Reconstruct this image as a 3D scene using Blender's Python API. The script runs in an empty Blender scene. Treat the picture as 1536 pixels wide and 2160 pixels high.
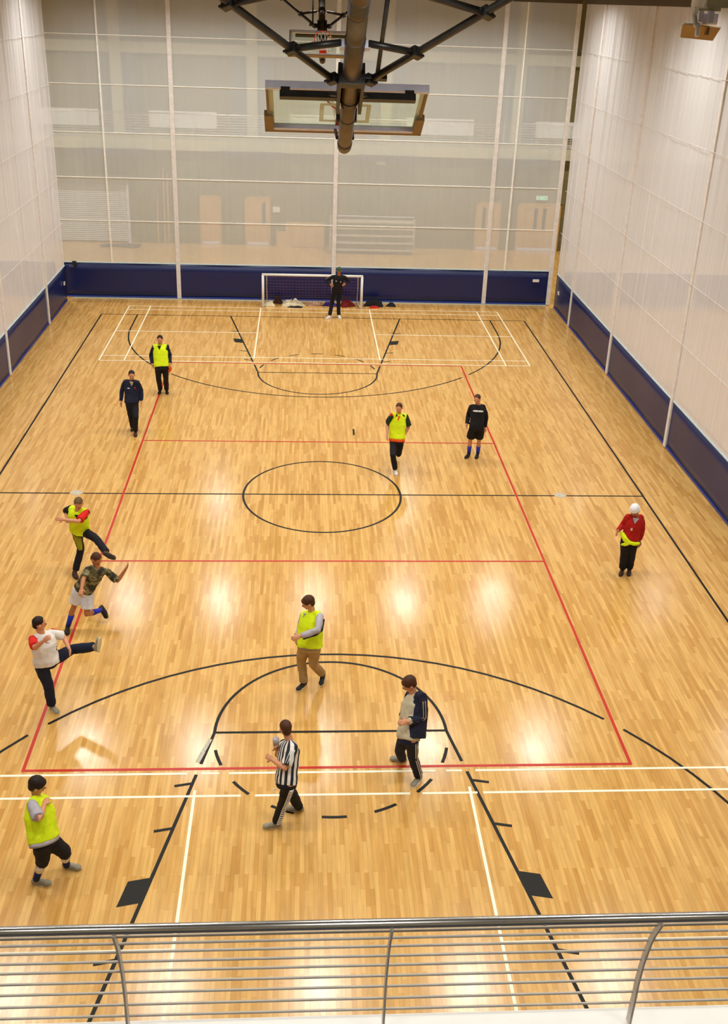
import bpy, bmesh, math, random
from mathutils import Vector, Matrix, Euler, noise
S = bpy.context.scene
COL = S.collection
PI = math.pi
random.seed(7)

# ---------------------------------------------------------------- camera, world, exposure
PITCH, YAW, ROLL = 0.41564842, 0.069262506, 0.036459139
CAM = Vector((-0.52576540, -20.80016831, 10.43812831))
cy, sy, cp, sp = math.cos(YAW), math.sin(YAW), math.cos(PITCH), math.sin(PITCH)
fwd = Vector((sy * cp, cy * cp, -sp))
rt = Vector((cy, -sy, 0))
up = rt.cross(fwd)
rt2 = rt * math.cos(ROLL) + up * math.sin(ROLL)
up2 = -rt * math.sin(ROLL) + up * math.cos(ROLL)
cd = bpy.data.cameras.new('camera')
cam = bpy.data.objects.new('camera', cd)
COL.objects.link(cam)
cam.matrix_world = Matrix(((rt2.x, up2.x, -fwd.x, CAM.x), (rt2.y, up2.y, -fwd.y, CAM.y), (rt2.z, up2.z, -fwd.z, CAM.z), (0, 0, 0, 1)))
cd.sensor_fit = 'VERTICAL'
cd.sensor_height = 36.0
cd.sensor_width = 25.6
cd.lens = 2137.904 / 2160 * 36.0
cd.shift_y = -(1080 - 939.918) / 2160
cd.clip_start = 0.05
cd.clip_end = 200
S.camera = cam

w = bpy.data.worlds.new('World')
S.world = w
w.use_nodes = True
w.node_tree.nodes['Background'].inputs['Color'].default_value = (0.9, 0.95, 1, 1)
w.node_tree.nodes['Background'].inputs['Strength'].default_value = 0.3
S.view_settings.view_transform = 'Standard'
S.view_settings.look = 'None'
S.view_settings.gamma = 1
S.view_settings.use_curve_mapping = False
S.view_settings.exposure = 0.0
MAIN_W = 140.0      # watts per lamp over the main court
SIDE_W = 200.0      # watts per lamp over the courts beyond the side curtains
BACK_W = 300.0       # watts per lamp over the strip behind the far curtain
GAL_W = 70.0       # watts per lamp over the near gallery
LAMP_COL = (0.98, 0.985, 0.93)

# ---------------------------------------------------------------- helpers
def lin(r, g, b):
    f = lambda c: (c / 255 / 12.92) if c <= 10 else ((c / 255 + 0.055) / 1.055) ** 2.4
    return (f(r), f(g), f(b), 1)

def mat(name, col, rough=0.6, metal=0.0, var=0.08, scale=8.0, bump=0.0, bscale=60.0, spec=0.5, trans=0.0, emit=0.0):
    m = bpy.data.materials.new(name)
    m.use_nodes = True
    nt = m.node_tree
    b = nt.nodes['Principled BSDF']
    b.inputs['Roughness'].default_value = rough
    b.inputs['Metallic'].default_value = metal
    b.inputs['Specular IOR Level'].default_value = spec
    b.inputs['Transmission Weight'].default_value = trans
    tc = nt.nodes.new('ShaderNodeTexCoord')
    n = nt.nodes.new('ShaderNodeTexNoise')
    n.inputs['Scale'].default_value = scale
    n.inputs['Detail'].default_value = 3
    nt.links.new(tc.outputs['Object'], n.inputs['Vector'])
    r = nt.nodes.new('ShaderNodeValToRGB')
    c = col
    r.color_ramp.elements[0].position = 0.3
    r.color_ramp.elements[1].position = 0.7
    r.color_ramp.elements[0].color = (c[0] * (1 - var), c[1] * (1 - var), c[2] * (1 - var), 1)
    r.color_ramp.elements[1].color = (min(1, c[0] * (1 + var)), min(1, c[1] * (1 + var)), min(1, c[2] * (1 + var)), 1)
    nt.links.new(n.outputs['Fac'], r.inputs['Fac'])
    nt.links.new(r.outputs['Color'], b.inputs['Base Color'])
    if bump:
        n2 = nt.nodes.new('ShaderNodeTexNoise')
        n2.inputs['Scale'].default_value = bscale
        bp = nt.nodes.new('ShaderNodeBump')
        bp.inputs['Strength'].default_value = bump
        bp.inputs['Distance'].default_value = 0.02
        nt.links.new(tc.outputs['Object'], n2.inputs['Vector'])
        nt.links.new(n2.outputs['Fac'], bp.inputs['Height'])
        nt.links.new(bp.outputs['Normal'], b.inputs['Normal'])
    if emit:
        b.inputs['Emission Color'].default_value = c
        b.inputs['Emission Strength'].default_value = emit
    return m

class MB:
    """collects shapes, builds one mesh object"""
    def __init__(s):
        s.v = []; s.f = []
    def add(s, vs, fs):
        o = len(s.v)
        s.v += [Vector(v) for v in vs]
        s.f += [tuple(i + o for i in f) for f in fs]
        return s
    def box(s, x0, x1, y0, y1, z0, z1):
        return s.add([(x0, y0, z0), (x1, y0, z0), (x1, y1, z0), (x0, y1, z0), (x0, y0, z1), (x1, y0, z1), (x1, y1, z1), (x0, y1, z1)],
                     [(0, 3, 2, 1), (4, 5, 6, 7), (0, 1, 5, 4), (1, 2, 6, 5), (2, 3, 7, 6), (3, 0, 4, 7)])
    def obox(s, c, ax, ay, az, hx, hy, hz):
        c = Vector(c)
        P = [c + ax * (i * hx) + ay * (j * hy) + az * (k * hz) for k in (-1, 1) for (i, j) in ((-1, -1), (1, -1), (1, 1), (-1, 1))]
        return s.add(P, [(0, 3, 2, 1), (4, 5, 6, 7), (0, 1, 5, 4), (1, 2, 6, 5), (2, 3, 7, 6), (3, 0, 4, 7)])
    def rings(s, R, cap=True):
        n = len(R[0]); vs = [p for r in R for p in r]; fs = []
        for i in range(len(R) - 1):
            for j in range(n):
                k = (j + 1) % n
                fs.append((i * n + j, i * n + k, (i + 1) * n + k, (i + 1) * n + j))
        if cap:
            fs.append(tuple(reversed(range(n))))
            fs.append(tuple((len(R) - 1) * n + j for j in range(n)))
        return s.add(vs, fs)
    def tube(s, pts, rad, n=10, flat=None, dome=False):
        """polyline tube; rad a number or list; flat=(axis vector, ratio) squashes along the axis"""
        pts = [Vector(p) for p in pts]
        if not isinstance(rad, (list, tuple)): rad = [rad] * len(pts)
        rad = list(rad)
        if dome:
            d0 = (pts[0] - pts[1]).normalized(); d1 = (pts[-1] - pts[-2]).normalized()
            r0, r1 = rad[0], rad[-1]
            a = [(pts[0] + d0 * r0 * math.sin(t), r0 * math.cos(t)) for t in (1.45, 1.0, 0.5)]
            b = [(pts[-1] + d1 * r1 * math.sin(t), r1 * math.cos(t)) for t in (0.5, 1.0, 1.45)]
            pts = [p for p, _ in a] + pts + [p for p, _ in b]
            rad = [r for _, r in a] + rad + [r for _, r in b]
        R = []
        u = None
        for i, p in enumerate(pts):
            if i == 0: d = pts[1] - p
            elif i == len(pts) - 1: d = p - pts[i - 1]
            else: d = (pts[i + 1] - p).normalized() + (p - pts[i - 1]).normalized()
            if d.length < 1e-9: d = Vector((0, 0, 1))
            d.normalize()
            if u is None:
                u = Vector((1, 0, 0)) if abs(d.x) < 0.8 else Vector((0, 1, 0))
            u = (u - d * u.dot(d))
            if u.length < 1e-6: u = d.orthogonal()
            u.normalize()
            v = d.cross(u)
            ring = []
            for k in range(n):
                a = 2 * PI * k / n
                o = (u * math.cos(a) + v * math.sin(a)) * rad[i]
                if flat:
                    o = o - flat[0] * (o.dot(flat[0]) * (1 - flat[1]))
                ring.append(p + o)
            R.append(ring)
        return s.rings(R)
    def ell(s, c, ax, ay, az, rx, ry, rz, nu=14, nv=9):
        c = Vector(c); R = []
        for i in range(nv + 1):
            t = -PI / 2 + PI * (i / nv) * 0.98 + 0.01 * PI
            R.append([c + (ax * (math.cos(2 * PI * k / nu) * rx) + ay * (math.sin(2 * PI * k / nu) * ry)) * math.cos(t) + az * (math.sin(t) * rz) for k in range(nu)])
        return s.rings(R)
    def grid(s, P, closed=False):
        nv = len(P); nu = len(P[0]); fs = []
        for i in range(nv - 1):
            for j in range(nu - 1):
                fs.append((i * nu + j, i * nu + j + 1, (i + 1) * nu + j + 1, (i + 1) * nu + j))
        return s.add([p for r in P for p in r], fs)
    def build(s, name, m, parent=None, smooth=False, origin=None, bevel=0.0):
        me = bpy.data.meshes.new(name)
        o0 = Vector(origin) if origin is not None else Vector((0, 0, 0))
        me.from_pydata([v - o0 for v in s.v], [], s.f)
        me.update()
        o = bpy.data.objects.new(name, me)
        COL.objects.link(o)
        for mm in (m if isinstance(m, (list, tuple)) else [m]):
            me.materials.append(mm)
        if parent is not None:
            o.parent = parent
        elif origin is not None:
            o.location = o0
        if smooth:
            for p in me.polygons: p.use_smooth = True
        if bevel:
            b = o.modifiers.new('bevel', 'BEVEL'); b.width = bevel; b.segments = 2; b.limit_method = 'ANGLE'
        return o

def empty(name, loc, rot=(0, 0, 0)):
    o = bpy.data.objects.new(name, None)
    COL.objects.link(o)
    o.location = loc
    o.rotation_euler = rot
    o.empty_display_size = 0.2
    return o

def tag(o, label=None, cat=None, group=None, kind=None):
    if label: o['label'] = label
    if cat: o['category'] = cat
    if group: o['group'] = group
    if kind: o['kind'] = kind
    return o

def fuse(mb, name, m, parent, origin, voxel=0.014, smooth=3, disp=0.0, dscale=0.12):
    """melts the collected shapes into one continuous skin"""
    o = mb.build(name, m, parent, origin=origin)
    r = o.modifiers.new('r', 'REMESH'); r.mode = 'VOXEL'; r.voxel_size = voxel; r.use_smooth_shade = True
    if smooth:
        sm = o.modifiers.new('s', 'SMOOTH'); sm.iterations = smooth; sm.factor = 0.5
    if disp:
        t = bpy.data.textures.get('folds%g' % dscale) or bpy.data.textures.new('folds%g' % dscale, 'CLOUDS')
        t.noise_scale = dscale
        d = o.modifiers.new('d', 'DISPLACE'); d.texture = t; d.strength = disp; d.mid_level = 0.5
    dg = bpy.context.evaluated_depsgraph_get()
    me = bpy.data.meshes.new_from_object(o.evaluated_get(dg))
    o.modifiers.clear()
    o.data = me
    me.name = name
    for p in me.polygons: p.use_smooth = True
    return o

# ---------------------------------------------------------------- materials
def floor_material():
    m = bpy.data.materials.new('maple floor'); m.use_nodes = True
    nt = m.node_tree; L = nt.links; N = nt.nodes
    b = N['Principled BSDF']
    tc = N.new('ShaderNodeTexCoord')
    mp = N.new('ShaderNodeMapping'); mp.inputs['Rotation'].default_value = (0, 0, PI / 2)
    L.new(tc.outputs['Object'], mp.inputs['Vector'])
    def brick(w_, h_, c1, c2, off, bias):
        br = N.new('ShaderNodeTexBrick')
        br.inputs['Scale'].default_value = 1.0
        br.inputs['Brick Width'].default_value = w_
        br.inputs['Row Height'].default_value = h_
        br.inputs['Mortar Size'].default_value = 0.0012
        br.inputs['Mortar Smooth'].default_value = 0.3
        br.inputs['Bias'].default_value = bias
        br.offset = off; br.offset_frequency = 2; br.squash = 0.71; br.squash_frequency = 3
        br.inputs['Color1'].default_value = c1
        br.inputs['Color2'].default_value = c2
        br.inputs['Mortar'].default_value = [c * 0.86 for c in c2[:3]] + [1]
        L.new(mp.outputs['Vector'], br.inputs['Vector'])
        return br
    b1 = brick(0.75, 0.060, lin(224, 177, 104), lin(195, 140, 66), 0.37, -0.25)
    b2 = brick(1.15, 0.060, (1, 1, 1, 1), (0.78, 0.74, 0.68, 1), 0.61, -0.45)
    mx = N.new('ShaderNodeMixRGB'); mx.blend_type = 'MULTIPLY'; mx.inputs['Fac'].default_value = 0.75
    L.new(b1.outputs['Color'], mx.inputs['Color1']); L.new(b2.outputs['Color'], mx.inputs['Color2'])
    # grain streaks along the boards
    mp2 = N.new('ShaderNodeMapping'); mp2.inputs['Scale'].default_value = (18, 1.6, 1)
    L.new(tc.outputs['Object'], mp2.inputs['Vector'])
    ns = N.new('ShaderNodeTexNoise'); ns.inputs['Scale'].default_value = 1.0; ns.inputs['Detail'].default_value = 6
    L.new(mp2.outputs['Vector'], ns.inputs['Vector'])
    rp = N.new('ShaderNodeValToRGB')
    rp.color_ramp.elements[0].position = 0.3; rp.color_ramp.elements[0].color = (0.86, 0.83, 0.78, 1)
    rp.color_ramp.elements[1].position = 0.7; rp.color_ramp.elements[1].color = (1.08, 1.08, 1.08, 1)
    L.new(ns.outputs['Fac'], rp.inputs['Fac'])
    mx2 = N.new('ShaderNodeMixRGB'); mx2.blend_type = 'MULTIPLY'; mx2.inputs['Fac'].default_value = 1
    L.new(mx.outputs['Color'], mx2.inputs['Color1']); L.new(rp.outputs['Color'], mx2.inputs['Color2'])
    L.new(mx2.outputs['Color'], b.inputs['Base Color'])
    n3 = N.new('ShaderNodeTexNoise'); n3.inputs['Scale'].default_value = 0.8; n3.inputs['Detail'].default_value = 4
    L.new(tc.outputs['Object'], n3.inputs['Vector'])
    mr = N.new('ShaderNodeMapRange'); mr.inputs['To Min'].default_value = 0.13; mr.inputs['To Max'].default_value = 0.23
    L.new(n3.outputs['Fac'], mr.inputs['Value']); L.new(mr.outputs['Result'], b.inputs['Roughness'])
    bp = N.new('ShaderNodeBump'); bp.inputs['Strength'].default_value = 0.12; bp.inputs['Distance'].default_value = 0.002
    L.new(b1.outputs['Fac'], bp.inputs['Height']); bp.invert = True
    L.new(bp.outputs['Normal'], b.inputs['Normal'])
    b.inputs['Specular IOR Level'].default_value = 0.5
    return m

def net_material(name, opacity, col=(0.92, 0.90, 0.93, 1), var=0.035):
    m = bpy.data.materials.new(name); m.use_nodes = True
    nt = m.node_tree; L = nt.links; N = nt.nodes
    N.remove(N['Principled BSDF']); out = N['Material Output']
    tr = N.new('ShaderNodeBsdfTransparent'); df = N.new('ShaderNodeBsdfDiffuse'); tl = N.new('ShaderNodeBsdfTranslucent')
    df.inputs['Color'].default_value = col; tl.inputs['Color'].default_value = col
    a = N.new('ShaderNodeMixShader'); a.inputs['Fac'].default_value = 0.35
    L.new(df.outputs[0], a.inputs[1]); L.new(tl.outputs[0], a.inputs[2])
    # the weave: slightly denser and looser strips of cloth
    tc = N.new('ShaderNodeTexCoord'); mp = N.new('ShaderNodeMapping'); mp.inputs['Scale'].default_value = (9, 9, 0.25)
    L.new(tc.outputs['Object'], mp.inputs['Vector'])
    ns = N.new('ShaderNodeTexNoise'); ns.inputs['Scale'].default_value = 1; ns.inputs['Detail'].default_value = 3
    L.new(mp.outputs['Vector'], ns.inputs['Vector'])
    mr = N.new('ShaderNodeMapRange'); mr.inputs['From Min'].default_value = 0.3; mr.inputs['From Max'].default_value = 0.7
    mr.inputs['To Min'].default_value = opacity - var; mr.inputs['To Max'].default_value = min(1, opacity + var)
    L.new(ns.outputs['Fac'], mr.inputs['Value'])
    mx = N.new('ShaderNodeMixShader')
    L.new(mr.outputs['Result'], mx.inputs['Fac']); L.new(tr.outputs[0], mx.inputs[1]); L.new(a.outputs[0], mx.inputs[2])
    L.new(mx.outputs[0], out.inputs['Surface'])
    return m

def brick_material(name, c1, c2, mortar, bw=0.44, rh=0.215):
    m = bpy.data.materials.new(name); m.use_nodes = True
    nt = m.node_tree; L = nt.links; N = nt.nodes; b = N['Principled BSDF']
    tc = N.new('ShaderNodeTexCoord')
    mp = N.new('ShaderNodeMapping'); mp.inputs['Rotation'].default_value = (PI / 2, 0, 0)
    L.new(tc.outputs['Object'], mp.inputs['Vector'])
    br = N.new('ShaderNodeTexBrick')
    br.inputs['Scale'].default_value = 1
    br.inputs['Brick Width'].default_value = bw; br.inputs['Row Height'].default_value = rh
    br.inputs['Mortar Size'].default_value = 0.006
    br.inputs['Color1'].default_value = c1; br.inputs['Color2'].default_value = c2; br.inputs['Mortar'].default_value = mortar
    L.new(mp.outputs['Vector'], br.inputs['Vector']); L.new(br.outputs['Color'], b.inputs['Base Color'])
    b.inputs['Roughness'].default_value = 0.85
    return m

M = {}
M['floor'] = floor_material()
M['line_black'] = mat('black court paint', lin(24, 20, 13), 0.5, spec=0.25, var=0.12, scale=3)
M['line_red'] = mat('red court paint', lin(190, 30, 8), 0.35, var=0.08, scale=3)
M['line_white'] = mat('cream court tape', lin(250, 240, 212), 0.4, var=0.05, scale=3)
M['scuff'] = mat('worn grey tape', lin(190, 180, 160), 0.5, var=0.35, scale=40)
M['net_far'] = net_material('fine white netting', 0.56, (0.90, 0.92, 0.90, 1), 0.01)
M['net_side'] = net_material('gathered white netting', 0.77)
M['vinyl'] = mat('navy vinyl', lin(18, 30, 84), 0.30, var=0.08, scale=1.5, bump=0.05, bscale=6)
M['vinyl_hem'] = mat('bright blue hem', lin(40, 60, 150), 0.45)
M['band'] = mat('pale blue band', lin(190, 215, 225), 0.6)
M['strap'] = mat('white webbing', lin(226, 220, 216), 0.7)
M['cord'] = mat('white cord', lin(245, 242, 236), 0.7)
M['black'] = mat('black paint', (0.018, 0.017, 0.016, 1), 0.38, var=0.3)
M['floorlit_black'] = mat('black tube paint with floor reflection in its colour', (0.10, 0.062, 0.028, 1), 0.36, metal=0.35, var=0.25, scale=5)  # black paint; the floor's brown reflection is put into its base colour
M['pad'] = mat('tan edge padding', lin(142, 112, 66), 0.6)
M['alu'] = mat('pale aluminium', lin(222, 220, 238), 0.45)
M['white'] = mat('white paint', lin(238, 236, 230), 0.5, var=0.03)
M['ring'] = mat('orange ring paint', lin(232, 74, 32), 0.4)
M['steel'] = mat('satin stainless steel', (0.62, 0.60, 0.57, 1), 0.25, metal=1.0, var=0.05)
M['greymetal'] = mat('grey painted metal', lin(200, 190, 178), 0.4)
M['kerb'] = mat('white kerb', lin(250, 246, 240), 0.6, var=0.02)
M['wallb'] = brick_material('tan block wall', lin(124, 114, 74), lin(112, 102, 62), lin(100, 92, 60))
M['wallu'] = mat('upper tan wall', lin(122, 108, 66), 0.9, scale=2)
M['wallp'] = mat('plain painted wall', lin(190, 182, 160), 0.85, scale=1)
M['ceil'] = mat('ceiling deck', lin(92, 80, 62), 0.9, scale=1)
M['greyclad'] = mat('grey cladding', lin(112, 110, 118), 0.6)
M['cream'] = mat('cream render', lin(192, 186, 156), 0.8)
M['doorwood'] = mat('beech veneer', lin(206, 160, 92), 0.5, scale=3)
M['glassdark'] = mat('dark door glazing', lin(60, 62, 70), 0.15)
M['shutter'] = mat('ribbed grey shutter', lin(196, 196, 196), 0.45, metal=0.2)
M['exit'] = mat('green exit sign', (0.25, 0.75, 0.5, 1), 0.4, emit=0.6)
M['darkgrey'] = mat('dark grey metal', lin(70, 68, 74), 0.5)
M['lamp'] = mat('lit lamp diffuser', (1.0, 0.95, 0.82, 1), 0.4, emit=6.0, var=0.0)
M['goalnet'] = mat('purple goal netting', lin(92, 50, 92), 0.7)
M['skin'] = mat('skin', lin(206, 142, 104), 0.55, var=0.06, scale=20)
M['skin2'] = mat('tanned skin', lin(176, 112, 70), 0.55, var=0.06, scale=20)
M['eye'] = mat('dark eyes', lin(40, 28, 22), 0.3)
M['lips'] = mat('lips', lin(150, 70, 60), 0.5)

def glass_material():
    m = bpy.data.materials.new('backboard glass'); m.use_nodes = True
    nt = m.node_tree; L = nt.links; N = nt.nodes
    N.remove(N['Principled BSDF']); out = N['Material Output']
    tr = N.new('ShaderNodeBsdfTransparent'); tr.inputs['Color'].default_value = (0.93, 0.97, 0.91, 1)
    gl = N.new('ShaderNodeBsdfGlossy'); gl.inputs['Roughness'].default_value = 0.03
    mx = N.new('ShaderNodeMixShader'); mx.inputs['Fac'].default_value = 0.05
    L.new(tr.outputs[0], mx.inputs[1]); L.new(gl.outputs[0], mx.inputs[2])
    L.new(mx.outputs[0], out.inputs['Surface'])
    return m
M['glass'] = glass_material()
def paint_on_glass():
    m = bpy.data.materials.new('white paint on glass'); m.use_nodes = True
    nt = m.node_tree; L = nt.links; N = nt.nodes; N.remove(N['Principled BSDF'])
    d = N.new('ShaderNodeBsdfDiffuse'); t = N.new('ShaderNodeBsdfTranslucent'); x = N.new('ShaderNodeMixShader')
    d.inputs['Color'].default_value = (0.96, 0.96, 0.97, 1); t.inputs['Color'].default_value = (0.8, 0.7, 0.5, 1)
    x.inputs['Fac'].default_value = 0.15
    L.new(d.outputs[0], x.inputs[1]); L.new(t.outputs[0], x.inputs[2]); L.new(x.outputs[0], N['Material Output'].inputs['Surface'])
    return m
M['glasspaint'] = paint_on_glass()

# ================================================================ STRUCTURE
XW, Y0, Y1, ZC = 27.0, -22.6, 25.24, 12.4
fl = MB().box(-XW, XW, Y0, 27.2, -0.2, 0).build('floor', M['floor'])
tag(fl, 'glossy maple strip sports floor with painted court lines', kind='structure')
tag(MB().box(-XW, XW, Y0, 27.2, ZC, ZC + 0.2).build('ceiling', M['ceil']), 'dark roof deck high over the sports hall', kind='structure')
# far wall: lower block wall, gallery slab, set back upper wall
wf = MB().box(-XW, XW, Y1, 27.1, 0, 4.12).build('wall_back', M['wallb'])
tag(wf, 'tan blockwork wall under the far gallery seen through netting', kind='structure')
wu = MB().box(-XW, XW, 26.9, 27.1, 4.12, ZC).build('wall_back_upper', M['wallu'])
tag(wu, 'tan upper wall behind the far gallery', kind='structure')
tag(MB().box(-XW - 0.2, -XW, Y0, 27.1, 0, ZC).build('wall_left', M['wallp']), 'left hall side wall', kind='structure')
tag(MB().box(XW, XW + 0.2, Y0, 27.1, 0, ZC).build('wall_right', M['wallp']), 'right hall side wall', kind='structure')
tag(MB().box(-XW, XW, Y0 - 0.2, Y0, 0, ZC).build('wall_front', M['wallp']), 'wall behind the near gallery', kind='structure')
# gallery slab (far) and its soffit boxes
g = MB().box(-XW, XW, 24.95, 26.9, 4.12, 4.58).build('trim_1', M['cream'])
tag(g, 'cream edge of the far gallery floor', kind='structure')
# near gallery with the white kerb
g = MB().box(-XW, XW, Y0, -16.76, 4.3, 4.72).build('trim_2', M['darkgrey'])
tag(g, 'near gallery floor slab', kind='structure')
g = MB().box(-XW, XW, -16.76, -16.575, 4.3, 4.79).build('trim_3', M['kerb'], bevel=0.01)
tag(g, 'white kerb along the foot of the near balcony railing', kind='structure')

# upper wall columns: cream pier between grey cladding strips
for i, x in enumerate((-20.6, -14.6, -8.65, -2.75, 3.2, 9.15, 15.1, 21.0)):
    p = MB().box(x - 0.24, x + 0.24, 26.55, 26.9, 4.58, ZC).build('trim_%d' % (4 + i), M['cream'])
    tag(p, 'cream pier on the upper far wall', kind='structure')
    MB().box(x - 0.85, x - 0.24, 26.8, 26.9, 4.58, ZC).box(x + 0.24, x + 0.95, 26.8, 26.9, 4.58, ZC).build('cladding', M['greyclad'], p)
g = MB().box(-XW, XW, 26.6, 26.9, 7.95, 8.4).build('trim_12', M['cream'])
tag(g, 'pale horizontal band on the upper far wall', kind='structure')

g = MB().box(-8.9, 8.75, 15.96, 16.28, 0.0, 0.012).build('trim_13', M['cream'])  # thin pale strip laid along the floor below the curtain
tag(g, 'pale strip on the floor under the far curtain', kind='structure')
# ---------------------------------------------------------------- court markings (painted on the floor)
ZL = 0.0012
def strip(mb, a, b, w=0.05, z=ZL):
    if abs(b[1] - a[1]) > abs(b[0] - a[0]): z += 0.0003
    a = Vector((a[0], a[1], z)); b = Vector((b[0], b[1], z)); d = (b - a).normalized(); n = Vector((-d.y, d.x, 0)) * w / 2
    mb.add([a - n, b - n, b + n, a + n], [(0, 1, 2, 3)])
def arc(mb, c, r, a0, a1, w=0.05, n=96, z=ZL):
    n = max(3, int(n * abs(a1 - a0) / (2 * PI))); z += 0.00015
    P = [[], []]
    for i in range(n + 1):
        a = a0 + (a1 - a0) * i / n
        for k, rr in ((0, r - w / 2), (1, r + w / 2)):
            P[k].append(Vector((c[0] + rr * math.cos(a), c[1] + rr * math.sin(a), z)))
    mb.grid(P)
bk = MB()
h = 14.0
for s_ in (-1, 1):
    strip(bk, (-7.5, s_ * h), (7.5, s_ * h)); strip(bk, (s_ * 7.5, -h), (s_ * 7.5, h))
strip(bk, (-18, 0), (-5.7, 0)); strip(bk, (-5.4, 0), (5.4, 0)); strip(bk, (5.68, 0), (7.5, 0))
arc(bk, (0, 0), 1.8, 0, 2 * PI)
for s_ in (-1, 1):
    ye = s_ * h; yf = s_ * (h - 5.8)
    strip(bk, (-1.8, yf), (1.8, yf))
    arc(bk, (0, yf), 1.8, 0 if s_ < 0 else PI, PI if s_ < 0 else 2 * PI)
    for k in range(-3, 4):
        a = (-PI / 2 if s_ < 0 else PI / 2) + math.radians(23.9 * k)
        arc(bk, (0, yf), 1.8, a - math.radians(5.6), a + math.radians(5.6))
    for q in (-1, 1):
        L0 = Vector((q * 3.0, ye)); L1 = Vector((q * 1.8, yf))
        def at(y): return L0.lerp(L1, (y - ye) / (yf - ye))
        g0, g1 = at(s_ * 8.9), at(s_ * 9.12)
        strip(bk, L0, g1); strip(bk, g0, L1)
        out = Vector((q * 0.98, 0.2 * (-1 if s_ > 0 else 1) * -1)).normalized()
        for yy in (9.30, 10.16, 12.22):
            p = at(s_ * yy); strip(bk, p, p + out * 0.26)
        p0, p1 = at(s_ * 11.0), at(s_ * 11.40)
        zb = ZL + 0.0005; bk.add([(p0.x, p0.y, zb), (p1.x, p1.y, zb), (p1.x + out.x * 0.30, p1.y + out.y * 0.30, zb), (p0.x + out.x * 0.30, p0.y + out.y * 0.30, zb)], [(0, 1, 2, 3)])
    cyy = s_ * (h - 1.575)
    a0 = 0.0
    # three point arc, broken where the red line crosses
    th_ = math.acos(4.5 / 6.25); dt = 0.028
    sg = 1 if s_ < 0 else -1
    for (u0, u1) in ((0, th_ - dt), (th_ + dt, PI - th_ - dt), (PI - th_ + dt, PI)):
        arc(bk, (0, cyy), 6.25, sg * u0, sg * u1)
    for q in (-1, 1): strip(bk, (q * 6.25, ye), (q * 6.25, cyy))
strip(bk, (0.88, 3.46), (0.89, 3.87), 0.05)
tag(bk.build('basketball_marking', M['line_black'], fl), kind='structure')
rd = MB()
for q in (-1, 1):
    strip(rd, (q * 4.5, -9.025), (q * 4.5, 9.025), z=ZL + 0.0009); strip(rd, (-4.5, q * 9), (4.5, q * 9), z=ZL + 0.0009)
    strip(rd, (-4.5, q * 3), (4.5, q * 3), z=ZL + 0.0009)
tag(rd.build('volleyball_marking', M['line_red'], fl), kind='structure')
wh = MB()
for s_ in (-1, 1):
    ya, yb, yc, yd, ye = [s_ * v for v in (9.10, 9.56, 12.1, 14.64, 15.08)]
    z = ZL + 0.0017
    def hl(y, x0, x1, gaps=()):
        xs = [x0] + [v for gp in gaps for v in gp] + [x1]
        for i in range(0, len(xs), 2): strip(wh, (xs[i], y), (xs[i + 1], y), 0.042, z)
    ga = ((-2.12, -1.92), (-1.66, -1.52), (1.52, 1.68), (1.92, 2.12)) if s_ < 0 else ()
    gb = ((-1.32, -1.12), (1.10, 1.28), (2.08, 2.16)) if s_ < 0 else ()
    hl(ya, -6.7, 6.7, ga); hl(yb, -6.7, 6.7, gb); hl(yd, -6.7, 6.7); hl(ye, -6.7, 6.7)
    for q in (-1, 1):
        strip(wh, (q * 6.7, ya), (q * 6.7, ye), 0.042, z); strip(wh, (q * 5.94, ya), (q * 5.94, ye), 0.042, z)
        strip(wh, (q * 1.98, yb - s_ * 0.12), (q * 1.98, ye), 0.042, z); strip(wh, (q * 1.98, yc), (q * 6.7, yc), 0.042, z)
# the same courts repeat beyond the side curtains
for X in (-18, 18):
    for s_ in (-1, 1):
        for y in (9.1, 9.56, 15.08):
            strip(wh, (X - 6.7, s_ * y), (X + 6.7, s_ * y), 0.042, ZL)
tag(wh.build('badminton_marking', M['line_white'], fl), kind='structure')
bk2 = MB()
for X in (-18, 18):
    for q in (-1, 1):
        strip(bk2, (X + q * 7.5, -14), (X + q * 7.5, 14)); strip(bk2, (X - 7.5, q * 14), (X + 7.5, q * 14))
    arc(bk2, (X, 0), 1.8, 0, 2 * PI)
tag(bk2.build('side_court_marking', M['line_black'], fl), kind='structure')
sc = MB()
strip(sc, (-1.93, -8.62), (-2.0, -8.86), 0.07, ZL + 0.0025); strip(sc, (-1.85, -8.35), (-1.93, -8.62), 0.06, ZL + 0.0025)
tag(sc.build('worn_tape', M['scuff'], fl), 'worn whitish tape on the left lane line', kind='structure')
for x, lab in ((-5.55, 'left'), (5.54, 'right')):
    d = MB(); n = 28
    d.rings([[(x + r * math.cos(2 * PI * k / n), 0.03 + r * math.sin(2 * PI * k / n), zz) for k in range(n)] for r, zz in ((0.13, 0.0005), (0.13, 0.004), (0.11, 0.005))])
    o = d.build('socket_cover', M['scuff'], origin=(x, 0.03, 0))
    tag(o, 'round pale floor socket cover on the %s half of the black halfway line' % lab, 'socket cover', 'floor socket covers')

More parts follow.
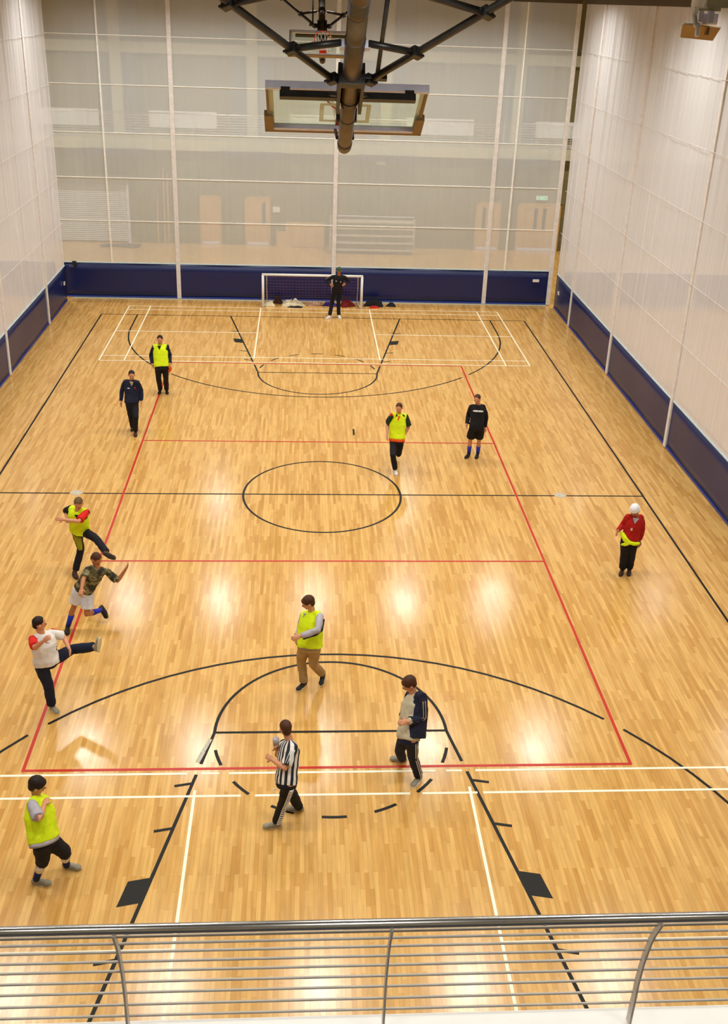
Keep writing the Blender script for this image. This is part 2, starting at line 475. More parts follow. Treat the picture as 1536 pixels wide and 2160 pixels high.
# ================================================================ DIVIDER CURTAINS
ZT, ZS = 10.5, 1.31
CORDS = (2.84, 4.35, 5.88, 7.46, 9.03)
def curtain(name, a, b, straps, net, label, thin=(), amp=0.025, nx=None, gather=(), side=-1):
    """netting curtain from point a to b (xy) with a vinyl skirt below"""
    a = Vector((a[0], a[1], 0)); b = Vector((b[0], b[1], 0)); L = (b - a).length; d = (b - a) / L; n = Vector((-d.y, d.x, 0))
    r = empty(name, a)
    tag(r, label, 'curtain')
    nx = nx or int(L / 0.06)
    rnd = random.Random(len(label))
    ph = [rnd.uniform(0, 6.28) for _ in range(8)]
    def off(t):
        f = math.sin(t * 9 + ph[0]) * 0.5 + math.sin(t * 17.3 + ph[1]) * 0.6 + math.sin(t * 29 + ph[2]) * 0.35 + math.sin(t * 3.1 + ph[3]) * 0.4
        k = 1.0 + sum(1.0 * math.exp(-((t - g_) / 0.7) ** 2) for g_ in gather)
        return f * amp * k
    P = []
    zs = [ZS + (ZT - ZS) * (i / 14) for i in range(15)]
    for z in zs:
        row = []
        damp = 0.35 + 0.65 * min(1, (z - ZS) / 3.0)
        for i in range(nx + 1):
            t = L * i / nx
            row.append(d * t + n * (off(t + 0.02 * z) * damp) + Vector((0, 0, z)))
        P.append(row)
    MB().grid(P).build('netting', net, r, smooth=True)
    sk = []
    for z in (0.03, 0.3, 0.7, 1.0, ZS):
        sk.append([d * (L * i / 80) + n * (0.012 * math.sin(L * i / 80 * 2.1 + ph[4]) * (0.4 + z * 0.3)) + Vector((0, 0, z)) for i in range(81)])
    o = MB().grid(sk).build('skirt', M['vinyl'], r, smooth=True)
    s_ = o.modifiers.new('s', 'SOLIDIFY'); s_.thickness = 0.012; s_.offset = 0
    up_ = Vector((0, 0, 1))
    MB().obox(d * (L / 2) + up_ * 0.055, d, n, up_, L / 2, 0.018, 0.028).build('bottom_hem', M['vinyl_hem'], r)
    MB().obox(d * (L / 2) + up_ * (ZS + 0.005), d, n, up_, L / 2, 0.02, 0.014).build('skirt_band', M['band'], r)
    MB().obox(d * (L / 2) + up_ * (ZT + 0.16), d, n, up_, L / 2, 0.1, 0.16).build('curtain_track', M['ceil'], r)
    k = 0.5
    while k < L:
        MB().obox(d * k + up_ * ((ZT + 0.3 + ZC) / 2), d, n, up_, 0.02, 0.02, (ZC - ZT - 0.3) / 2).build('track_hanger', M['black'], r); k += 3.0
    for t in straps:
        MB().obox(d * t + up_ * ((ZT + 0.02) / 2 + 0.005), d, n, up_, 0.075, 0.045, (ZT - 0.02) / 2).build('strap', M['strap'], r, bevel=0.01)
    for t in thin:
        MB().obox(d * t + up_ * ((ZT + ZS) / 2), d, n, up_, 0.022, 0.06, (ZT - ZS) / 2).build('thin_strap', M['cord'], r)
    for z in CORDS:
        if net is not M['net_far']:
            q0 = up_ * z + n * side * 0.055
            MB().tube([q0 + d * 0.02, q0 + d * (L - 0.02)], 0.007, 6).build('cord', M['strap'], r); continue
        dz = 0.35 + 0.65 * min(1, (z - ZS) / 3.0); K = int(L / 0.12)
        MB().tube([d * (L * i / K) + up_ * z + n * (off(L * i / K + 0.02 * z) * dz + side * 0.012) for i in range(K + 1)], 0.015 if net is M['net_far'] else 0.009, 5).build('cord', M['cord'], r)
    return r
# far curtain (faces -y): from left to right
cf = curtain('divider_curtain', (-9.15, 16.1), (8.87, 16.1), [4.13, 9.82, 15.5, 17.96], M['net_far'],
             'wide white netting curtain with navy skirt across the far end of the court', thin=(1.75, 16.2), amp=0.006)
cfl = curtain('divider_curtain', (-26.9, 16.1), (-9.45, 16.1), [0.2, 5.8, 11.5], M['net_far'], 'netting curtain with navy skirt continuing beyond the left side curtain', amp=0.006)
cfr = curtain('divider_curtain', (9.35, 16.1), (26.9, 16.1), [2.0, 7.7, 13.4], M['net_far'], 'netting curtain with navy skirt continuing beyond the right side curtain', amp=0.006)
cl = curtain('divider_curtain', (-9.0, -16.3), (-9.0, 15.55), [3.8, 8.9, 13.9, 18.9, 23.94, 28.95], M['net_side'],
             'gathered white netting curtain with dark skirt along the left side of the court', amp=0.024, gather=(26.5, 29, 31))
cr = curtain('divider_curtain', (8.97, -16.3), (8.97, 15.72), [3.0, 8.3, 13.7, 19.15, 24.7, 29.66], M['net_side'],
             'gathered white netting curtain with dark skirt along the right side of the court', amp=0.024, gather=(23, 28.5, 31), side=1)
# small things fixed to the curtains
MB().box(17.42 - 0.12, 17.42 + 0.12, -0.05, -0.02, 0.90, 1.0).build('label_plate', M['white'], cf)
MB().box(0.33, 0.47, -0.08, -0.02, 1.22, 1.36).box(0.37, 0.43, -0.07, -0.02, 1.12, 1.24).build('hook', M['black'], cf)
MB().box(0.02, 0.05, 31.4, 31.52, 0.70, 0.82).build('label_plate', M['white'], cl)
MB().box(-0.05, -0.02, 31.35, 31.5, 0.68, 0.80).build('label_plate', M['white'], cr)

# ================================================================ THINGS ON THE FAR WALL
def leaf_door(x0, x1, label, slits=(), n=''):
    r = empty('door', ((x0 + x1) / 2, Y1, 0)); tag(r, label, 'door', 'doors in the far wall')
    w_ = (x1 - x0) / 2
    MB().box(-w_ - 0.07, -w_, -0.06, 0, 0, 2.16).box(w_, w_ + 0.07, -0.06, 0, 0, 2.16).box(-w_ - 0.07, w_ + 0.07, -0.06, 0, 2.1, 2.17).build('frame', M['doorwood'], r)
    MB().box(-w_ + 0.005, w_ - 0.005, -0.045, 0, 0.12, 2.1).build('leaf', M['doorwood'], r)
    MB().box(-w_ + 0.02, w_ - 0.02, -0.05, 0, 0.01, 0.15).build('kick_plate', M['alu'], r)
    for sx in slits:
        MB().box(sx - 0.075, sx + 0.075, -0.052, 0, 0.95, 1.95).build('vision_panel', M['glassdark'], r)
    MB().tube([(w_ - 0.1, -0.06, 0.95), (w_ - 0.1, -0.06, 1.25)], 0.015, 6).build('handle', M['alu'], r)
leaf_door(-5.0, -4.2, 'plain pale wooden door left of the door with a glazed slit')
leaf_door(-3.0, -2.0, 'pale wooden door with one dark glazed slit left of centre', (0.28,))
leaf_door(7.45, 8.45, 'pale wooden door with one dark glazed slit right of the shelf trolley', (-0.2,))
leaf_door(9.35, 11.2, 'pale wooden double door with two slits below the green exit sign', (-0.14, 0.25))
leaf_door(-16.0, -14.2, 'pale double door beyond the left side curtain', (-0.2, 0.2))
r = empty('roller_shutter', (-9.85, Y1, 0)); tag(r, 'light grey ribbed roller shutter at the left of the far wall', 'shutter')
ms = MB()
k = 0.05
while k < 2.62:
    ms.rings([[(x, -0.03 - 0.03 * math.sin(PI * t / 4), k + 0.085 * t / 4) for t in range(5)] + [(x, 0.0, k + 0.085), (x, 0.0, k)] for x in (-1.58, 1.58)]); k += 0.085
ms.build('slats', M['shutter'], r)
MB().box(-1.68, -1.57, -0.1, 0, 0, 2.9).box(1.57, 1.68, -0.1, 0, 0, 2.9).build('guide_rail', M['alu'], r)
MB().box(-1.7, 1.7, -0.25, 0, 2.66, 3.0).build('hood', M['wallu'], r)
r = empty('exit_sign', (10.33, Y1, 2.42)); tag(r, 'small green lit exit sign above the double door', 'sign')
MB().box(-0.27, 0.27, -0.06, 0, -0.09, 0.09).build('sign_box', M['white'], r)
MB().box(-0.25, 0.25, -0.065, -0.06, -0.08, 0.08).build('sign_face', M['exit'], r)
f = MB()
f.box(-0.18, -0.09, -0.068, -0.065, -0.055, 0.055).box(0.02, 0.14, -0.068, -0.065, -0.012, 0.012).add([(0.14, -0.067, -0.045), (0.21, -0.067, 0), (0.14, -0.067, 0.045)], [(0, 1, 2)])
f.build('pictogram', M['white'], r)
o = MB().box(-0.16, 0.16, -0.03, 0, -0.12, 0.12).box(-0.12, 0.12, -0.035, -0.03, -0.08, 0.08).build('notice', M['white'], origin=None)
o.location = (-1.66, Y1, 1.62); tag(o, 'small white notice beside the slit door left of centre', 'notice')
o = MB().box(-0.2, 0.2, -0.14, 0, -0.1, 0.1).box(-0.15, 0.15, -0.16, -0.14, -0.06, 0.06).build('wall_box', M['white'])
o.location = (2.95, Y1, 3.82); tag(o, 'small white box high on the far wall right of centre', 'box')
# tall shelf trolley
r = empty('bench_trolley', (2.6, 24.0, 0)); tag(r, 'long open rack of stacked metal benches behind the far curtain', 'rack')
for z in (0.18, 0.5, 0.82, 1.14, 1.42):
    MB().box(-1.85, 1.85, -0.2, 0.25, z, z + 0.035).box(-1.85, 1.85, -0.23, -0.2, z - 0.02, z + 0.06).build('shelf', M['greymetal'], r)
for x in (-1.85, 1.85):
    for y in (-0.21, 0.25): MB().tube([(x, y, 0.1), (x, y, 1.6)], 0.025, 8).build('upright', M['greymetal'], r)
for x in (-1.7, 1.7):
    MB().tube([(x - 0.02, 0, 0.06), (x + 0.02, 0, 0.06)], 0.06, 14).build('wheel', M['black'], r)
MB().tube([(-1.85, 0.25, 1.6), (1.85, 0.25, 1.6)], 0.02, 8).build('top_bar', M['alu'], r)
# wooden boards leaning
o = MB().box(-0.9, 0.85, 0, 0.08, 0, 1.12).box(-0.55, 0.85, -0.05, 0, 0.02, 1.0).box(-1.3, -0.9, 0.0, 0.06, 0, 0.7).build('board_stack', M['doorwood'])
o.location = (-0.35, 24.95, 0); o.rotation_euler = (-0.08, 0, 0); tag(o, 'pale wooden boards leaning on the far wall left of the bench rack', 'boards')
# tall poles
for x, hh in ((-6.92, 2.1), (-6.62, 3.4), (-6.45, 3.1)):
    o = MB().tube([(0, 0, 0), (0.0, 0.25, hh)], 0.03, 8).build('wooden_pole', M['doorwood'], origin=None)
    o.location = (x, 24.9, 0)
    tag(o, 'pale wooden pole leaning on the far wall, %s of three' % {2.1: 'shortest', 3.4: 'tallest', 3.1: 'middle'}[hh], 'pole', 'poles leaning on the far wall')
# dark floor mat heap
o = MB()
for k in range(7):
    o.tube([(-0.8 + 0.2 * k, 0.0, 0.05 + 0.04 * (k % 2)), (-0.3 + 0.2 * k, 0.25 * math.sin(k), 0.05), (0.2 + 0.12 * k, 0.4, 0.05)], 0.045, 6)
o = o.build('net_bundle', M['darkgrey']); o.location = (-8.6, 24.3, 0); tag(o, 'dark tangle of netting lying on the floor by the roller shutter', 'net')
# gallery railing, soffit boxes and heaters
r = empty('gallery_railing', (0, 25.0, 4.58)); tag(r, 'long pale metal railing along the far gallery', 'railing')
for z in [0.08 + 0.11 * i for i in range(9)]:
    MB().tube([(-26.9, 0, z), (26.9, 0, z)], 0.012, 6).build('bar', M['greymetal'], r)
MB().tube([(-26.9, 0, 1.06), (26.9, 0, 1.06)], 0.028, 8).build('handrail', M['steel'], r)
for k in range(36):
    MB().box(-26.2 + 1.5 * k - 0.012, -26.2 + 1.5 * k + 0.012, -0.03, 0.03, 0, 1.06).build('post', M['greymetal'], r)
side = {-14.6: 'beyond the left curtain', -8.65: 'above the roller shutter', -2.75: 'left of centre', 3.2: 'right of centre', 9.15: 'at the right near the exit sign', 15.1: 'beyond the right curtain'}
for x, t in side.items():
    o = MB().box(-1.35, -0.05, -0.25, 0.25, -0.14, 0.1).box(0.05, 1.35, -0.25, 0.25, -0.14, 0.1).build('ventilation_grille', M['darkgrey'])
    o.location = (x, 24.9, 4.05); tag(o, 'dark paired ventilation unit under the far gallery, ' + t, 'vent', 'vents under the far gallery')
for x, w_, t in ((-10.9, 1.35, 'furthest left'), (-5.85, 1.5, 'left of centre'), (0.4, 1.5, 'in the middle'), (5.65, 1.6, 'right of centre'), (11.2, 1.25, 'at the right')):
    o = MB().box(-w_, w_, -0.06, 0, -0.36, 0.36).box(-w_ + 0.05, w_ - 0.05, -0.075, -0.06, -0.31, 0.31).build('white_board', M['white'])
    o.location = (x, 26.885, 5.2); tag(o, 'white wall panel behind the far gallery railing, ' + t, 'panel', 'white panels on the far gallery')

# ================================================================ LAMPS
n_l = 0
def lamp(x, y, z, watts, label, group, size=0.75):
    r = empty('ceiling_light', (x, y, z)); tag(r, label, 'lamp', group)
    b = size / 2
    m = MB(); m.rings([[(-b * k, -b * k, zz), (b * k, -b * k, zz), (b * k, b * k, zz), (-b * k, b * k, zz)] for k, zz in ((1.1, 0.0), (1.1, 0.08), (0.5, 0.3))])
    m.build('housing', M['greymetal'], r)
    MB().box(-b, b, -b, b, -0.012, -0.004).build('diffuser', M['lamp'], r)
    MB().tube([(0, 0, 0.3), (0, 0, ZC - z)], 0.02, 8).build('hanger', M['black'], r)
    ld = bpy.data.lights.new('lamp_light', 'AREA'); ld.shape = 'SQUARE'; ld.size = size; ld.energy = watts; ld.color = LAMP_COL; ld.spread = math.radians(148)   # louvred reflector lamps
    lo = bpy.data.objects.new('lamp_light', ld); COL.objects.link(lo); lo.parent = r; lo.location = (0, 0, -0.02)
rows = ((-12.2, 'row nearest the balcony'), (-4.2, 'second row from the balcony'), (4.2, 'third row from the balcony'), (12.6, 'row nearest the far curtain'))
cols = ((-7.0, 'leftmost'), (-3.5, 'second from left'), (0.05, 'middle'), (3.55, 'second from right'), (7.0, 'rightmost'))
for y, rn in rows:
    for x, cn in cols:
        lamp(x, y, 11.0, MAIN_W, 'square lamp over the main court, %s, %s' % (rn, cn), 'lamps over the main court')
for x, cn in ((-5.2, 'leftmost'), (0.0, 'middle'), (5.2, 'rightmost')):
    lamp(x, -19.6, 11.0, GAL_W, 'square lamp over the near gallery, %s' % cn, 'lamps over the near gallery')
for X, sn in ((-18, 'left'), (18, 'right')):
    for y, rn in rows:
        for dx, cn in ((-4.5, 'left one'), (4.5, 'right one')):
            lamp(X + dx, y, 11.0, SIDE_W, 'square lamp over the %s neighbouring court, %s, %s' % (sn, rn, cn), 'lamps over the neighbouring courts')
for i, x in enumerate((-21, -12.6, -4.2, 4.2, 12.6, 21)):
    lamp(x, 20.8, 11.0, BACK_W, 'square lamp behind the far curtain, number %s from the left' % ('one', 'two', 'three', 'four', 'five', 'six')[i], 'lamps behind the far curtain')

# ================================================================ BASKETS (folded up on their ceiling frames)
X_, Y_, Z_ = Vector((1, 0, 0)), Vector((0, 1, 0)), Vector((0, 0, 1))
def basket():
    r = empty('basketball_hoop', (0, 0, 0))
    H = -0.35
    # board: local x across, y down the board, z out of its face; origin at the middle of the bottom edge
    MB().box(-0.88, 0.88, -1.03, -0.02, -0.006, 0.006).build('backboard_glass', M['glass'], r)
    MB().box(-0.90, 0.90, -1.075, -1.03, -0.07, 0.02).build('top_frame', M['alu'], r, bevel=0.004)
    MB().box(-0.90, -0.872, -1.03, 0.0, -0.03, 0.02).build('side_frame', M['pad'], r)
    MB().box(0.872, 0.90, -1.03, 0.0, -0.03, 0.02).build('side_frame', M['pad'], r)
    MB().box(-0.90, 0.90, -0.06, 0.0, -0.045, 0.02).build('bottom_frame', M['alu'], r, bevel=0.004)
    pd = MB()
    pd.box(-0.93, 0.93, -0.005, 0.045, -0.05, 0.03)
    for q in (-1, 1):
        a, b = sorted((q * 0.90, q * 0.935)); pd.box(a, b, -0.36, 0.045, -0.05, 0.03)
        a, b = sorted((q * 0.83, q * 0.93)); pd.box(a, b, -0.36, 0.0, -0.052, -0.032)
    pd.build('edge_padding', M['pad'], r, bevel=0.006)
    # white lines painted on the front of the glass
    ln = MB(); z0, z1 = 0.0062, 0.009
    ln.box(-0.87, 0.87, -1.028, -0.965, z0, z1).box(-0.87, 0.87, -0.075, -0.061, z0, z1)
    ln.box(-0.87, -0.82, -0.975, -0.075, z0, z1).box(0.82, 0.87, -0.975, -0.075, z0, z1)
    ln.box(-0.295, 0.295, -0.60, -0.55, z0, z1).box(-0.295, 0.295, -0.20, -0.15, z0, z1)
    ln.box(-0.295, -0.245, -0.55, -0.20, z0, z1).box(0.245, 0.295, -0.55, -0.20, z0, z1)
    ln.build('painted_lines', M['glasspaint'], r)
    # ring, plate and net
    c = Vector((0, -0.17, 0.375))
    n = 40
    MB().tube([c + Vector((0.23 * math.cos(2 * PI * k / n), 0, 0.23 * math.sin(2 * PI * k / n))) for k in range(n + 1)], 0.011, 8).build('ring', M['ring'], r, smooth=True)
    pl = MB().box(-0.1, 0.1, -0.22, -0.06, 0.006, 0.03).box(-0.07, 0.07, -0.19, -0.175, 0.03, 0.15)
    for q in (-1, 1): pl.tube([(q * 0.07, -0.08, 0.03), (q * 0.05, -0.165, 0.16)], 0.012, 8)
    pl.build('ring_plate', M['ring'], r)
    nt = MB(); K = 12
    dn = Vector((0, 0.56, -0.83))
    def nv(k, l):
        a = 2 * PI * (k + 0.5 * l) / K; rr = (0.225, 0.19, 0.15, 0.125, 0.12)[l]
        p = c + Vector((rr * math.cos(a), 0, rr * math.sin(a)))
        return p + (dn * 0.085 + Vector((0, 0.06, 0.02))) * l * (0.9 if p.z > c.z else 0.45)
    for k in range(K):
        for l in range(4):
            nt.tube([nv(k, l), nv(k, l + 1)], 0.005, 5); nt.tube([nv(k, l), nv(k - 1, l + 1)], 0.005, 5)
    nt.build('net', M['cord'], r)
    # mast behind the board
    MB().tube([(0, -5.45, H), (0, -3.05, H), (0, -3.04, H)], 0.098, 20).tube([(0, -3.04, H), (0, -1.40, H)], 0.095, 20).build('mast', M['floorlit_black'], r, smooth=True)
    MB().tube([(0, -1.42, H), (0, -0.26, H)], 0.082, 20, dome=True).build('telescopic_tube', M['floorlit_black'], r, smooth=True)
    for s_, rr in ((-1.42, 0.102), (-0.98, 0.087), (-0.36, 0.087), (-2.45, 0.101), (-3.1, 0.101)):
        MB().tube([(0, s_ - (0.16 if s_ < -2 else 0.02), H), (0, s_ + 0.02, H)], rr, 20).build('tube_collar', M['black'], r)
    br = MB()
    for q in (-1, 1):
        a, b = sorted((q * 0.10, q * 0.135)); br.box(a, b, -1.95, -1.25, H - 0.09, H + 0.12)
        br.tube([(q * 0.115, -1.30, H + 0.1), (q * 0.25, -1.10, -0.14)], 0.02, 8)
        br.tube([(q * 0.09, -0.8, H + 0.05), (q * 0.10, -0.75, -0.12)], 0.025, 8)
        br.tube([(q * 0.09, -0.42, H + 0.03), (q * 0.10, -0.04, -0.04)], 0.02, 8)
    br.box(-0.135, 0.135, -1.95, -1.85, H - 0.11, H + 0.11)
    br.box(0.13, 0.36, -1.9, -1.84, H - 0.02, H + 0.03)
    br.build('mast_bracket', M['black'], r, bevel=0.004)
    MB().box(-0.74, 0.74, -1.16, -1.08, -0.21, -0.13).build('cross_bar', M['black'], r, bevel=0.005)
    mb = MB()
    for q in (-1, 1):
        mb.obox(Vector((q * 0.68, -1.09, -0.1)), X_, Vector((0, 0.5, 0.866)), Vector((0, -0.866, 0.5)), 0.05, 0.06, 0.012)
    mb.build('bar_hinge', M['black'], r)
    # side braces
    for q in (-1, 1):
        MB().tube([(q * 0.17, -1.80, H), (q * 0.96, -2.86, H), (q * 2.75, -5.3, H)], 0.037, 12).build('side_brace', M['black'], r, smooth=True)
        MB().tube([(q * 0.13, -2.52, H), (q * 0.57, -2.39, H)], 0.034, 12).build('cross_strut', M['black'], r, smooth=True)
        MB().tube([(q * 0.13, -3.52, H), (q * 1.14, -3.10, H)], 0.034, 12).build('cross_strut', M['black'], r, smooth=True)
        MB().tube([(q * 0.13, -4.7, H), (q * 2.1, -4.4, H)], 0.034, 12).build('cross_strut', M['black'], r, smooth=True)
        for (x, y) in ((0.19, -1.83), (0.60, -2.38), (1.16, -3.10), (2.1, -4.4)):
            dv = Vector((q * 0.596, -0.803, 0)); pv = Vector((q * 0.803, 0.596, 0))
            m = MB().obox(Vector((q * x, y, H)), dv, pv, Z_, 0.035, 0.052, 0.052)
            m.obox(Vector((q * x, y, H)) + pv * 0.07, dv, pv, Z_, 0.012, 0.03, 0.012)
            m.obox(Vector((q * x, y, H)) - pv * 0.07, dv, pv, Z_, 0.012, 0.03, 0.012)
            m.build('clamp', M['black'], r, bevel=0.004)
    for y in (-2.48, -3.5):
        m = MB()
        for q in (-1, 1):
            a, b = sorted((q * 0.095, q * 0.145)); m.box(a, b, y - 0.03, y + 0.03, H - 0.04, H + 0.04)
        m.build('strut_socket', M['alu'], r)
    MB().tube([(0.25, -3.3, H + 0.02), (0.26, -1.9, H + 0.02)], 0.022, 8).build('drive_rod', M['black'], r, smooth=True)
    # top hinge beam
    MB().tube([(-3.0, -5.4, H), (3.0, -5.4, H)], 0.05, 12).build('hinge_beam', M['black'], r, smooth=True)
    return r
A_ = -math.radians(32.15)
b1 = basket(); b1.location = (-0.035, -8.16, 9.0); b1.rotation_euler = (A_, 0, 0)
tag(b1, 'near basketball backboard folded up, seen from behind with its thick dark glossy mast', 'basketball hoop', 'folded basketball hoops')
def copy_tree(o, parent=None):
    c = o.copy(); COL.objects.link(c); c.parent = parent
    for ch in list(o.children): copy_tree(ch, c)
    return c
b2 = copy_tree(b1); b2.location = (0.0, 8.16, 9.0); b2.rotation_euler = (A_, 0, PI)
tag(b2, 'far basketball backboard folded up, front side with orange ring and white net', 'basketball hoop', 'folded basketball hoops')
for b, yy in ((b1, -12.85), (b2, 12.85)):
    m = MB()
    for x in (-2.8, 0, 2.8): m.box(x - 0.03, x + 0.03, yy - 0.03, yy + 0.03, 11.55, ZC)
    o = m.build('ceiling_bracket', M['black']); tag(o, 'black drop bracket carrying the %s basketball frame from the roof' % ('near' if yy < 0 else 'far'), 'bracket')

# ================================================================ FLOODLIGHT AT TOP RIGHT
r = empty('floodlight', (2.38, -13.0, 10.36)); tag(r, 'white bracketed floodlight with a tan tilted plate hanging at the top right', 'floodlight')
MB().tube([(-0.075, 0, 0.10), (-0.07, 0, 0.75)], 0.048, 18).build('pole', M['white'], r, smooth=True)
MB().tube([(-0.09, 0, 0.045), (-0.085, 0, 0.105)], 0.022, 14).box(-0.11, -0.015, -0.03, 0.03, 0.09, 0.105).build('neck', M['white'], r)
MB().tube([(-0.09, 0, 0.05), (-0.075, -0.01, -0.02), (-0.06, -0.015, -0.03)], 0.018, 10).tube([(-0.06, -0.02, -0.02), (-0.06, -0.03, -0.085)], 0.017, 12, dome=True).build('arm', M['white'], r, smooth=True)
MB().box(-0.165, -0.08, -0.02, 0.01, -0.02, -0.01).build('flange', M['white'], r)
MB().rings([[(-0.165, 0.0, -0.02), (0.12, 0.0, -0.035), (0.105, 0.08, -0.125), (-0.14, 0.08, -0.11)], [(-0.165, 0.012, -0.012), (0.12, 0.012, -0.027), (0.105, 0.092, -0.117), (-0.14, 0.092, -0.102)]]).build('shade_plate', M['doorwood'], r)
MB().box(0.02, 0.035, -0.005, 0.045, -0.085, -0.035).build('slot', M['pad'], r)
MB().box(-0.01, 0.11, 0.05, 0.12, -0.02, 0.06).box(0.02, 0.06, 0.0, 0.05, -0.01, 0.08).box(-0.05, -0.01, 0.02, 0.04, 0.0, 0.075).build('lamp_housing', M['alu'], r, bevel=0.008)
MB().box(-0.09, 0.11, 0.03, 0.05, 0.075, 0.10).box(0.0, 0.2, 0.03, 0.1, 0.10, 0.70).build('mounting_bracket', M['cream'], r)

# ================================================================ NEAR BALCONY RAILING
r = empty('balcony_railing', (0, -16.82, 4.79)); tag(r, 'curved steel balcony railing with round handrail and thin bars across the foreground', 'railing')
MB().tube([(-9, 0, 1.04), (9, 0, 1.04)], 0.027, 24).build('handrail', M['steel'], r, smooth=True)
prof = [(0.02, 0.96), (0.06, 0.86), (0.09, 0.76), (0.11, 0.66), (0.13, 0.56), (0.14, 0.46), (0.15, 0.36), (0.15, 0.26), (0.155, 0.16)]
for (y, z) in prof:
    MB().tube([(-9, y, z), (9, y, z)], 0.0076, 10).build('bar', M['greymetal'], r, smooth=True)
pp = [(-0.005, 1.02)] + prof + [(0.16, 0.0)]
for k in range(-5, 6):
    x = 1.5 * k
    m = MB(); R = []
    for i, (y, z) in enumerate(pp):
        wd = 0.030 + 0.020 * i / len(pp)
        R.append([(x - 0.006, y - wd, z), (x + 0.006, y - wd, z), (x + 0.006, y + 0.008, z), (x - 0.006, y + 0.008, z)])
    m.rings(R); m.build('post', M['greymetal'], r)

# ================================================================ GOAL AND THE CLOTHES BY IT
r = empty('football_goal', (-0.11, 15.17, 0)); tag(r, 'small white five a side goal with purple net before the navy curtain', 'goal')
gw, gh = 1.79, 1.22
for q in (-1, 1):
    MB().tube([(q * gw, 0, 0), (q * gw, 0, gh)], 0.045, 14).build('post', M['white'], r, smooth=True)
    MB().tube([(q * gw, 0.02, gh), (q * (gw - 0.12), 0.36, gh - 0.1), (q * (gw - 0.12), 0.72, 0.03)], 0.022, 10).build('back_stay', M['white'], r, smooth=True)
    MB().tube([(q * gw, 0, 0.03), (q * (gw - 0.12), 0.72, 0.03)], 0.025, 10).build('ground_bar', M['white'], r, smooth=True)
MB().tube([(-gw - 0.03, 0, gh), (gw + 0.03, 0, gh)], 0.045, 14).build('crossbar', M['white'], r, smooth=True)
nm = MB()
def gnet(u, v):   # u across, v from crossbar down to the back bar
    return Vector((u * (gw - 0.05 * v), 0.05 + 0.66 * v ** 0.8 + 0.03 * math.sin(6 * u) * v, (gh - 0.03) * (1 - v) + 0.03 + 0.06 * math.sin(v * PI) * -1))
for i in range(31):
    u = -1 + 2 * i / 30; nm.tube([gnet(u, v / 8) for v in range(9)], 0.0055, 4)
for j in range(1, 11):
    nm.tube([gnet(-1 + 2 * i / 24, j / 10) for i in range(25)], 0.0055, 4)
for q in (-1, 1):
    for j in range(1, 9):
        p = gnet(q, j / 9); nm.tube([(q * gw, 0.02, p.z), p], 0.0055, 4)
    for j in range(1, 5):
        nm.tube([(q * gw, 0.02 + 0.14 * j, 0.03), (q * gw, 0.02 + 0.12 * j, gh - 0.2 * j - 0.05)], 0.0055, 4)
nm.build('net', M['goalnet'], r)

def cloth_heap(name, loc, sx, sy_, sz, m, label, seed, rot=0.0, cat='clothing'):
    rnd = random.Random(seed); nu, nv = 26, 9; P = []
    for i in range(nv + 1):
        row = []
        t = i / nv
        for k in range(nu):
            a = 2 * PI * k / nu
            rr = t ** 0.8 * (1 + 0.22 * math.sin(3 * a + seed) + 0.14 * math.sin(7 * a + seed * 2))
            z = (1 - t ** 2.6) * (0.55 + 0.6 * noise.noise(Vector((math.cos(a) * 2.2, math.sin(a) * 2.2 * t, seed + t * 2)))) + 0.16 * math.sin(4 * a + 7 * t + seed) * (1 - t) * t * 4
            row.append(Vector((rr * math.cos(a) * sx, rr * math.sin(a) * sy_, max(0.0, z) * sz + 0.012)))
        P.append(row)
    m_ = MB(); m_.rings(P, cap=False)
    bot = [Vector((p.x, p.y, 0.002)) for p in P[-1]]
    m_.rings([P[-1], bot], cap=False); m_.add(bot, [tuple(range(nu))]); m_.add(P[0], [tuple(reversed(range(nu)))])
    o = m_.build(name, m, smooth=True)
    o.location = loc; o.rotation_euler = (0, 0, rot)
    tag(o, label, cat)
    return o
C = {}
def cloth(k, rgb, rough=0.85, var=0.12, scale=6):
    C[k] = mat(k, lin(*rgb), rough, var=var, scale=scale, bump=0.25, bscale=25, spec=0.25)
    return C[k]
cloth('cream fleece', (226, 212, 180)); cloth('dark brown cloth', (62, 40, 28)); cloth('maroon cloth', (120, 34, 30)); cloth('purple cloth', (70, 46, 130))
cloth('black cloth', (30, 30, 34)); cloth('red cloth', (196, 38, 26)); cloth('pink cloth', (206, 160, 140))
cloth_heap('jacket', (-1.66, 15.42, 0), 0.17, 0.12, 0.24, C['cream fleece'], 'cream garment at the foot of the left goal post', 3)
cloth_heap('jacket', (-1.36, 15.72, 0), 0.16, 0.09, 0.34, C['dark brown cloth'], 'dark brown jacket heaped inside the goal behind the cream one', 5)
cloth_heap('jacket', (-0.86, 15.48, 0), 0.40, 0.16, 0.28, C['cream fleece'], 'large cream jacket thrown in the middle left of the goal', 8)
cloth_heap('trousers', (-0.7, 15.23, 0), 0.26, 0.06, 0.07, C['black cloth'], 'flat black garment lying in front of the large cream jacket', 11)
cloth_heap('shirt', (-0.1, 15.55, 0), 0.22, 0.12, 0.14, C['pink cloth'], 'pale pink shirt to the right of the large cream jacket', 14)
cloth_heap('jacket', (0.56, 15.55, 0), 0.27, 0.14, 0.2, C['purple cloth'], 'purple jacket lying in the goal behind the goalkeeper', 17)
cloth_heap('jacket', (1.15, 15.5, 0), 0.26, 0.16, 0.34, C['maroon cloth'], 'maroon jacket heaped inside the goal by the right post', 20)
o = cloth_heap('holdall', (2.2, 15.62, 0), 0.34, 0.16, 0.36, C['black cloth'], 'black bag slumped beside the right goal post', 23, cat='bag')
cloth_heap('garment', (2.15, 15.33, 0), 0.16, 0.06, 0.1, C['red cloth'], 'small red garment lying before the black bag', 26)
